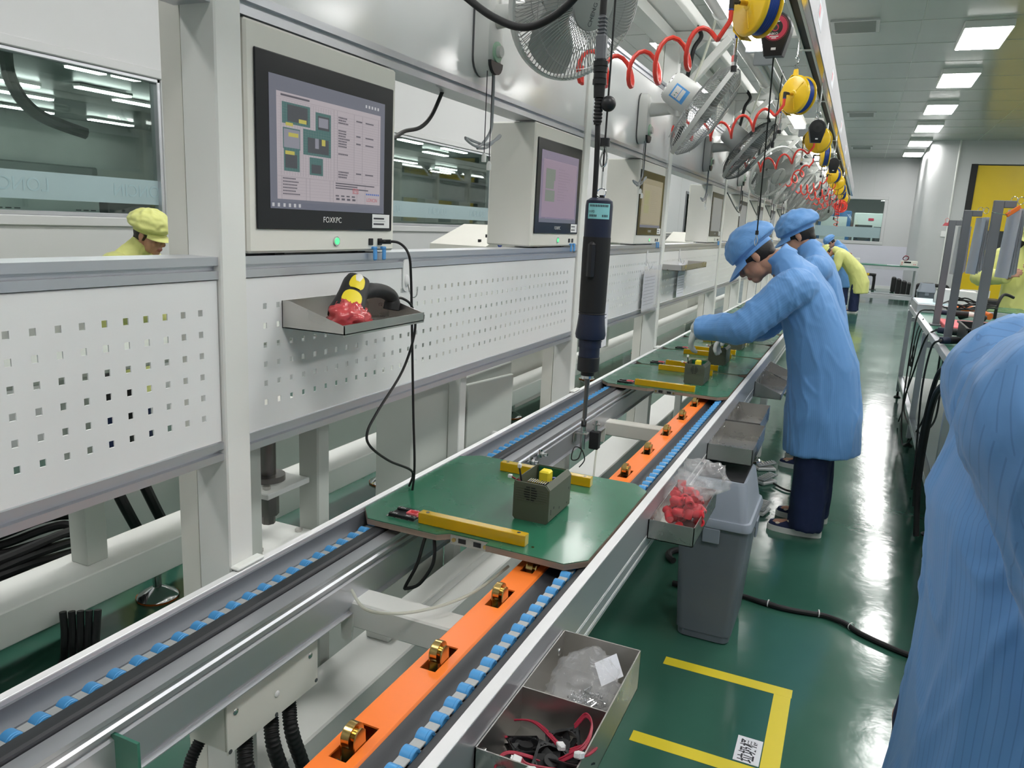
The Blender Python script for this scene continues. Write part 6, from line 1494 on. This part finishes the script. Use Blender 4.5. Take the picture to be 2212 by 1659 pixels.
def hand(m, w, d, nrm, side, curl=.6, e=0.0, spread=1):
    """w wrist, d pointing direction, nrm out of the back of the hand, side: towards the thumb"""
    d = V(d).normalized(); nrm = V(nrm); nrm = (nrm-d*nrm.dot(d)).normalized(); s = V(side); s = (s-d*s.dot(d)-nrm*s.dot(nrm)).normalized(); w = V(w)
    T = frame(s, nrm, d)
    m.ell(w+d*.045, (.041+e, .015+e, .050), 14, 10, T); m.tube([w-d*.03, w+d*.02], .026+e, 12)
    for i, (off, L) in enumerate(((.028, .068), (.009, .077), (-.010, .071), (-.028, .056))):
        p = w+d*.078+s*off; dd = d.copy(); P = [p-d*.015, p]; ang = 0
        for k, f in enumerate((.45, .32, .23)):
            ang += curl*(.55 if k == 0 else .75)*(1+.12*i); dd = (d*cos(ang)-nrm*sin(ang)).normalized(); p = p+dd*L*f; P.append(p)
        m.tube(P, [.0095+e, .009+e, .0083+e, .0078+e, .0065+e], 10); m.ell(P[-1], .0066+e, 8, 6)
    p = w+d*.018+s*.026; t1 = (s*.75+d*.6-nrm*.35).normalized(); P = [p, p+t1*.032, p+t1*.032+(d*.8+s*.25-nrm*.45).normalized()*.028, p+t1*.032+(d*.8+s*.25-nrm*.45).normalized()*.028+(d*.85-s*.1-nrm*.5).normalized()*.022]
    m.tube(P, [.0125+e, .0105+e, .0095+e, .0075+e], 10); m.ell(P[-1], .0075+e, 8, 6)
def head_parts(m, c, F, U, Lv):
    T = frame(Lv, F, U); c = V(c)
    at = lambda f, l, u: c+F*f+Lv*l+U*u
    m.ell(at(-.012, 0, .030), (.073, .092, .088), 20, 14, T); m.ell(at(.030, 0, -.035), (.060, .062, .072), 18, 12, T)
    m.ell(at(.058, 0, -.088), (.030, .030, .026), 14, 10, T); m.ell(at(.020, 0, -.075), (.052, .050, .035), 16, 10, T)
    m.tube([at(.084, 0, .018), at(.094, 0, -.008), at(.108, 0, -.030)], [.008, .009, .012], 10); m.ell(at(.104, 0, -.034), (.012, .011, .009), 10, 8, T)
    for s in (-1, 1):
        m.ell(at(.098, s*.011, -.037), (.008, .009, .007), 8, 6, T); m.ell(at(.068, s*.032, -.030), (.022, .018, .022), 12, 8, T)
        m.ell(at(.077, s*.030, .020), (.022, .010, .008), 10, 8, T); m.ell(at(.076, s*.031, .001), (.015, .010, .009), 10, 8, T)
        m.ell(at(-.012, s*.076, -.010), (.008, .018, .030), 12, 8, T); m.ell(at(-.006, s*.074, -.034), (.006, .010, .010), 8, 6, T)
    m.ell(at(.089, 0, -.062), (.022, .009, .0055), 12, 8, T); m.ell(at(.088, 0, -.071), (.020, .009, .0055), 12, 8, T)
def paint_face(me, c, F, U, Lv):
    c = V(c)
    for p in me.polygons:
        q = V(p.center)-c; f, l, u = q.dot(F), q.dot(Lv), q.dot(U)
        if f > .075 and abs(l) < .021 and -.078 < u < -.057: p.material_index = 1
        elif f > .06 and .014 < abs(l) < .047 and .020 < u < .027: p.material_index = 2
        elif f > .06 and .016 < abs(l) < .046 and -.0055 < u < -.0005: p.material_index = 2
def cap_mesh(c, F, U, Lv, seed, puff=1.0, visor=.155, col='blue_cloth', droop=.38):
    c = V(c); m = M(); n, k = 56, 26; vs = []
    for j in range(k+1):
        t = -.42+(pi/2+.42)*j/k
        for i in range(n):
            a = 2*pi*i/n; gather = 1-.05*max(0, 1-abs(j-2)/4)*(1+.5*sin(a*22+seed))
            d = V((cos(t)*cos(a), cos(t)*sin(a), sin(t)))
            f = 1+.075*(1-2*abs(mnoise.noise(d*2.4+V((seed, 0, 0)))))+.05*mnoise.noise(d*5+V((0, seed, 0)))
            f *= gather; b = max(0, -d.x)
            p = c+U*.058-F*.012+F*(d.x*(.118+.026*puff*b)*f)+Lv*(d.y*.112*puff*f)+U*(d.z*.095*puff*f)
            if j <= 2: p = c+U*(.028+.006*j)+(p-(c+U*.028)-U*((p-c-U*.028).dot(U)))*(.86+.05*j)
            vs.append(p)
    fs = [(j*n+i, j*n+(i+1) % n, (j+1)*n+(i+1) % n, (j+1)*n+i) for j in range(k) for i in range(n)]; fs.append(tuple(range(n-1, -1, -1)))
    m.add(vs, fs)
    band = []
    for (r, u) in ((.0, .012), (.002, .012), (.003, .034), (.0, .036)): band.append([c+U*(u+.0)-F*.010+F*((.104+r)*cos(a))+Lv*((.086+r)*sin(a)) for a in [2*pi*i/40 for i in range(40)]])
    m.loft(band, caps=False)
    vv = []; na, nr = 22, 8
    for s in (0, -.003):
        for i in range(na+1):
            a = -1.15+2.3*i/na; ed = cos(a*1.15)
            for j in range(nr+1):
                q = j/nr; r = .100+(visor-.100)*q*max(.12, ed); vv.append(c+F*(-.010+r*cos(a)*1.0)+Lv*(r*sin(a)*.86)+U*(.026-droop*(r-.1)-.10*abs(sin(a))*q*.15+s-.012*q*q))
    o = (na+1)*(nr+1); fs = [(i*(nr+1)+j, (i+1)*(nr+1)+j, (i+1)*(nr+1)+j+1, i*(nr+1)+j+1) for i in range(na) for j in range(nr)]
    m.add(vv, fs+[tuple(x+o for x in f[::-1]) for f in fs]+[(i*(nr+1)+nr, (i+1)*(nr+1)+nr, o+(i+1)*(nr+1)+nr, o+i*(nr+1)+nr) for i in range(na)])
    return m
def stripes(me, segs):
    at = me.attributes.new('stripe', 'FLOAT', 'POINT'); vals = []
    S_ = [(V(a), V(b), r) for a, b, r in segs]
    for v in me.vertices:
        p = v.co; best = None
        for (a, b, r) in S_:
            d = b-a; t = max(0, min(1, (p-a).dot(d)/d.length_squared)); q = p-(a+d*t); k = q.length/r
            if best is None or k < best[0]: best = (k, q, d.normalized(), r)
        _, q, d, r = best; e1 = V((0, -1, 0)); e1 = (e1-d*e1.dot(d)).normalized(); e2 = d.cross(e1)
        vals.append(math.atan2(q.dot(e2), q.dot(e1))*r+5)
    at.data.foreach_set('value', vals)
def crumple(me, amp, seed, f=(6, 6, 2.2), folds=()):
    n = len(me.vertices); out = []
    nr = [V(x.vector) for x in me.vertex_normals]; N_ = mnoise.noise
    for i, v in enumerate(me.vertices):
        p = V(v.co); q = V((p.x*f[0], p.y*f[1], p.z*f[2]))+V((seed, seed*.7, 0))
        w = V((p.x*8+p.z*2.2, p.y*8, p.z*2.4-p.x*1.5))+V((seed, 0, 3))
        k = amp*(.35*(1-2.2*abs(N_(q)))+.45*N_(q*2.1)+.75*max(0, 1-5.5*abs(N_(w)))+.55*max(0, 1-6*abs(N_(w*1.9+V((4, 1, 2)))))-.3)
        for (c, rad, dirv, wv, a) in folds:
            d = (p-V(c)).length
            if d < rad: k += a*(1-d/rad)*(1-2*abs(sin(pi*(p-V(c)).dot(V(dirv))/wv+2.5*N_(p*6))))
        p = p+nr[i]*k; out += [p.x, p.y, p.z]
    me.vertices.foreach_set('co', out); me.update()
def worker(label, loc, rz, P, coat='blue_cloth', vox=.006, cvox=.009, scale=1.0, gloves=False, long_hair=False, seed=1.0, pen=False, cap=True, shoes=True, amp=.0055, head_vox=None):
    F = V((P['F'][0], P['F'][2] if len(P['F']) > 2 else 0, P['F'][1])).normalized(); U0 = V((-F.z*(-1 if F.x > 0 else 1), 0, 0))
    U = V((0, 0, 1)); U = (U-F*U.dot(F)).normalized(); Lv = F.cross(U).normalized(); hc = V((P['head'][0], P.get('heady', 0), P['head'][1]))
    rings = P['torso']; nk = rings[-1]
    # ---- body: one continuous skin
    m = M(); head_parts(m, hc, F, U, Lv)
    neck0 = V((nk[0], 0, nk[1]-.02)); limb(m, [V((rings[-3][0], 0, rings[-3][1]-.03)), neck0, hc-U*.065-F*.025, hc-U*.02-F*.02], [.085, .060, .055, .055])
    tr = []
    for i, (x, z, hd, hw) in enumerate(rings):
        a = rings[max(i-1, 0)]; b = rings[min(i+1, len(rings)-1)]; d = V((b[0]-a[0], 0, b[1]-a[1])).normalized(); e = V((d.z, 0, -d.x))
        tr.append((V((x, 0, z)), e, hd, hw, d))
    body = [[c+e*(hd*.78*cos(t))+V((0, hw*.80*sin(t), 0)) for t in [2*pi*i/24 for i in range(24)]] for (c, e, hd, hw, d) in tr[2:]]
    m.loft(body)
    for s, nm in ((-1, 'R'), (1, 'L')):
        sh, el, wr = (V(P['arm'+nm][k]) for k in range(3)); limb(m, [sh, el, wr], [.058, .043, .028])
        hd_, hn, hs = P['hand'+nm]; hand(m, wr, hd_, hn, hs, P.get('curl', .55))
        hp, kn, an = (V(P['leg'+nm][k]) for k in range(3)); limb(m, [hp, kn, an], [.085, .058, .040]); limb(m, [an, an+V((-.06, 0, -.05)), an+V((-.13, 0, -.06))], [.035, .032, .026])
        limb(m, [V((tr[2][0].x, 0, tr[2][0].z)), hp], [.09, .085])
    me = remesh(m, vox, 3, 'person', ['skin', 'lip', 'hair']); paint_face(me, hc, F, U, Lv)
    o = bpy.data.objects.new('person', me); COL.objects.link(o); o.location = loc; o.rotation_euler = (0, 0, rz); o.scale = (scale,)*3
    tag(o, label, 'person', 'workers in smocks')
    # ---- coat
    m = M(); n = 32
    R = []
    for (c, e, hd, hw, d) in tr: R.append([c+e*(hd*math.copysign(abs(cos(t))**.85, cos(t)))+V((0, hw*math.copysign(abs(sin(t))**.85, sin(t)), 0)) for t in [2*pi*i/n for i in range(n)]])
    m.loft(R); segs = []
    for i in range(len(rings)-1): segs.append(((rings[i][0], 0, rings[i][1]), (rings[i+1][0], 0, rings[i+1][1]), .17))
    sr = P.get('sleeve', (.088, .074, .052))
    for nm in 'RL':
        sh, el, wr = (V(P['arm'+nm][k]) for k in range(3)); inn = V((tr[-4][0].x, 0, tr[-4][0].z))
        cuff = wr-(wr-el).normalized()*P.get('cuff', .01)
        limb(m, [inn.lerp(sh, .45), sh, sh.lerp(el, .5), el, el.lerp(cuff, .5), cuff], [.095, sr[0], (sr[0]+sr[1])/2, sr[1], (sr[1]+sr[2])/2, sr[2]], flat=True)
        segs += [(sh, el, .055), (el, cuff, .05)]
    # collar
    cr = tr[-1]; m.loft([[cr[0]+cr[4]*hh+cr[1]*(rr_*cos(t)*1.0)+V((0, rr_*.95*sin(t), 0)) for t in [2*pi*i/20 for i in range(20)]] for rr_, hh in ((.085, -.04), (.074, .0), (.071, .028), (.062, .028))])
    cm = remesh(m, cvox, 4, 'coat', [coat]); crumple(cm, amp, seed, P.get('cf', (6, 6, 2.2)), P.get('folds', ())); stripes(cm, segs)
    co = bpy.data.objects.new('coat', cm); COL.objects.link(co); co.parent = o
    # ---- trousers and shoes
    if shoes:
        m = M()
        for nm in 'RL':
            hp, kn, an = (V(P['leg'+nm][k]) for k in range(3)); limb(m, [hp, kn, an+V((.005, 0, -.055))], [.085, .086, .088], flat=True); limb(m, [V((tr[2][0].x, 0, tr[2][0].z)), hp], [.10, .088])
        tm = remesh(m, .010, 3, 'trousers', ['navy']); crumple(tm, .006, seed+3, (4, 4, 3)); tobj = bpy.data.objects.new('trousers', tm); COL.objects.link(tobj); tobj.parent = o
        for nm in 'RL':
            an = V(P['leg'+nm][2]); sp = []
            for i in range(28):
                t = 2*pi*i/28; x = cos(t); sp.append((an.x-.045-.132*x*1.0, an.y+.046*math.copysign(abs(sin(t))**.8, sin(t))*(1-.14*(1-x)*.5)))
            s = M(); s.loft([[V((p[0]*1, p[1], z)) for p in sp] for z in (0, .004, .026, .030)]); 
            up = M(); cen = V((an.x-.045, an.y, 0)); rg = []
            for (z, f, sh_) in ((.028, .97, 0), (.045, .93, .002), (.062, .80, .012), (.078, .62, .03), (.088, .45, .045)): rg.append([V((cen.x+(p[0]-cen.x)*f+sh_, cen.y+(p[1]-cen.y)*f, z-(.022*max(0, (cen.x-p[0])/.13) if z > .05 else 0))) for p in sp])
            up.loft(rg); sh = up.build('shoe', 'navy', o, ang=60); s.build('sole', 'shoe_sole', sh)
            M().ell((an.x-.06, an.y-.028, .066), (.022, .012, .010), 12, 8).ell((an.x-.125, an.y-.026, .044), (.012, .010, .006), 10, 6).build('sock_opening', 'sock', sh)
    if gloves:
        m = M()
        for nm in 'RL':
            wr = V(P['arm'+nm][2]); hd_, hn, hs = P['hand'+nm]; hand(m, wr, hd_, hn, hs, P.get('curl', .55), .0035); limb(m, [wr-(wr-V(P['arm'+nm][1])).normalized()*.05, wr], [.036, .033])
        gm = remesh(m, .0045, 2, 'gloves', ['glove']); g = bpy.data.objects.new('gloves', gm); COL.objects.link(g); g.parent = o
    # ---- hair and cap
    T = frame(Lv, F, U); m = M(); m.ell(hc+U*.020-F*.030, (.0775, .084, .088), 24, 16, T)
    for s in (-1, 1): m.ell(hc+U*.020+F*.022+Lv*s*.060, (.016, .035, .030), 12, 8, T)
    m.ell(hc-U*.035-F*.075, (.05, .026, .04), 14, 10, T)
    if long_hair: limb(m, [hc-F*.03-U*.02+Lv*.055, hc-U*.12+F*.015+Lv*.08, hc-U*.26+F*.05+Lv*.075, hc-U*.36+F*.06+Lv*.06], [.05, .042, .035, .02]); limb(m, [hc-F*.03-U*.02-Lv*.055, hc-U*.12+F*.015-Lv*.08, hc-U*.26+F*.05-Lv*.075], [.05, .04, .03])
    hm = remesh(m, .006, 3, 'hair', ['hair']); h = bpy.data.objects.new('hair', hm); COL.objects.link(h); h.parent = o
    if cap:
        c = cap_mesh(hc, F, U, Lv, seed, P.get('puff', 1.0), P.get('visor', .165), coat, P.get('droop', .38)).build('cap', coat, o, ang=180)
        at = c.data.attributes.new('stripe', 'FLOAT', 'POINT'); at.data.foreach_set('value', [(v.co-hc).dot(Lv)*1.3+5 for v in c.data.vertices])
        sub = c.modifiers.new('sub', 'SUBSURF'); sub.levels = 1; sub.render_levels = 1
    return o
LEAN = dict(torso=[(.075, .425, .185, .215), (.06, .62, .182, .215), (.035, .84, .163, .20), (-.025, 1.02, .147, .195), (-.085, 1.165, .132, .20), (-.145, 1.275, .105, .185), (-.195, 1.335, .072, .115), (-.235, 1.368, .055, .065)],
            head=(-.355, 1.365), F=(-.68, -.73), armR=[(-.135, -.185, 1.235), (-.345, -.255, 1.035), (-.575, -.175, 1.00)], armL=[(-.135, .185, 1.235), (-.29, .27, 1.00), (-.44, .13, .955)],
            handR=((-.35, .25, -.9), (-.8, -.3, .3), (.0, .9, .2)), handL=((-.6, -.15, -.55), (-.5, .3, .75), (-.2, -.9, .1)), legR=[(.05, -.09, .84), (.045, -.105, .47), (.045, -.115, .09)], legL=[(.05, .09, .84), (.055, .10, .47), (.065, .11, .09)],
            sleeve=(.096, .082, .060), puff=1.08, visor=.185, droop=.30, folds=[((-.33, -.25, 1.04), .2, (.75, 0, .55), .055, .003), ((-.12, -.2, 1.16), .2, (.5, 0, .8), .06, .003)])
SLIGHT = dict(torso=[(.06, .44, .18, .21), (.05, .64, .175, .21), (.03, .86, .155, .195), (-.0, 1.04, .14, .195), (-.03, 1.19, .128, .20), (-.06, 1.30, .105, .185), (-.10, 1.375, .072, .115), (-.13, 1.41, .055, .062)],
              head=(-.195, 1.475), F=(-.86, -.50), armR=[(-.06, -.185, 1.275), (-.20, -.25, 1.02), (-.42, -.17, 1.0)], armL=[(-.06, .185, 1.275), (-.2, .25, 1.02), (-.42, .15, .98)],
              handR=((-.6, .2, -.6), (-.6, -.2, .6), (0, .9, .2)), handL=((-.6, -.2, -.6), (-.6, .2, .6), (0, -.9, .2)), legR=LEAN['legR'], legL=LEAN['legL'], sleeve=LEAN['sleeve'], puff=1.12, visor=.165, droop=.28)
SEAT = dict(SLIGHT, F=(-.95, -.30), visor=.145, droop=.30)
BENT = dict(torso=[(.13, .40, .17, .23), (.115, .60, .178, .22), (.02, .83, .165, .20), (-.11, .97, .145, .195), (-.23, 1.09, .135, .20), (-.33, 1.18, .105, .185), (-.405, 1.225, .072, .115), (-.45, 1.235, .055, .065)],
            head=(-.575, 1.165), F=(-.42, -.9), armR=[(-.33, -.185, 1.14), (-.36, -.25, .88), (-.52, -.15, .82)], armL=[(-.33, .185, 1.14), (-.36, .25, .88), (-.52, .15, .80)], handR=LEAN['handR'], handL=LEAN['handL'], legR=LEAN['legR'], legL=LEAN['legL'], sleeve=LEAN['sleeve'])
UP = dict(torso=[(.03, .42, .175, .23), (.03, .64, .170, .225), (.02, .86, .155, .205), (.0, 1.04, .14, .195), (-.0, 1.19, .13, .20), (-.005, 1.30, .11, .195), (-.02, 1.385, .075, .12), (-.03, 1.42, .055, .062)],
          head=(-.06, 1.51), F=(-.92, -.38), armR=[(-.0, -.205, 1.30), (-.06, -.37, 1.10), (-.27, -.12, 1.17)], armL=[(-.0, .205, 1.30), (-.06, .37, 1.10), (-.26, .10, 1.13)], handR=((-.5, .5, .5), (-.5, -.6, .2), (.2, .1, .9)), handL=((-.6, -.5, .3), (-.5, .6, .2), (.2, -.1, .9)), legR=LEAN['legR'], legL=LEAN['legL'], sleeve=LEAN['sleeve'])
FORE = dict(torso=[(.0, .42, .17, .235), (.0, .64, .155, .23), (-.01, .86, .140, .22), (-.01, 1.04, .138, .215), (.0, 1.19, .146, .21), (-.02, 1.31, .135, .20), (-.06, 1.405, .09, .13), (-.09, 1.45, .055, .062)],
            head=(-.16, 1.54), F=(-.92, -.38), armR=[(.03, -.22, 1.30), (-.06, -.27, 1.05), (-.28, -.14, 1.02)], armL=[(.055, .205, 1.335), (-.05, .245, 1.05), (-.29, .14, 1.0)], handR=((-.7, .5, -.2), (-.2, -.2, .9), (0, .9, .3)), handL=((-.7, -.5, -.2), (-.2, .2, .9), (0, -.9, .3)), legR=LEAN['legR'], legL=LEAN['legL'], sleeve=(.098, .085, .065), cf=(7, 7, 3),
            folds=[((-.02, .24, 1.17), .17, (.6, 0, .8), .05, .003), ((-.05, .25, 1.05), .13, (.7, .0, .6), .04, .006)])
w1 = worker('front worker in blue smock and cap leaning over the line with white gloves', (-.13, 4.09, 0), 0, LEAN, gloves=True, vox=.005, cvox=.0065, seed=2.3)
pn_ = M().tube([(-.205, -.275, 1.165), (-.190, -.285, 1.19), (-.17, -.287, 1.217)], .0045, 8).build('pen', 'black_plastic'); pn_.location = (-.13, 4.09, 0); tag(pn_, 'black pen clipped in the sleeve pocket of the front worker', 'pen')
worker('second worker in blue smock and cap standing right behind the front worker', (-.185, 5.28, 0), 0, SLIGHT, seed=5.1, gloves=True)
worker('person in a pale yellow smock and cap bending far down the aisle', (-.05, 17.2, 0), 0, BENT, 'yellow_cloth', .011, .013, seed=7.7)
worker('person in a blue smock and cap leaning beyond the yellow one far down the aisle', (-.28, 18.5, 0), 0, LEAN, vox=.011, cvox=.013, seed=9.2)
worker('person with long dark hair in a yellow smock behind the document stands', (1.50, 8.85, 0), radians(70), UP, 'yellow_cloth', .007, .010, scale=1.06, seed=4.4, long_hair=True)
worker('person with short dark hair and yellow cap behind the line at left', (-3.86, 3.18, 0), radians(194), SEAT, 'yellow_cloth', .005, .009, scale=.885, seed=6.6)
worker('person in striped blue smock close to the camera, only back and sleeve showing', (.255, 1.0, 0), pi, FORE, vox=.007, cvox=.007, seed=3.3, amp=.006)
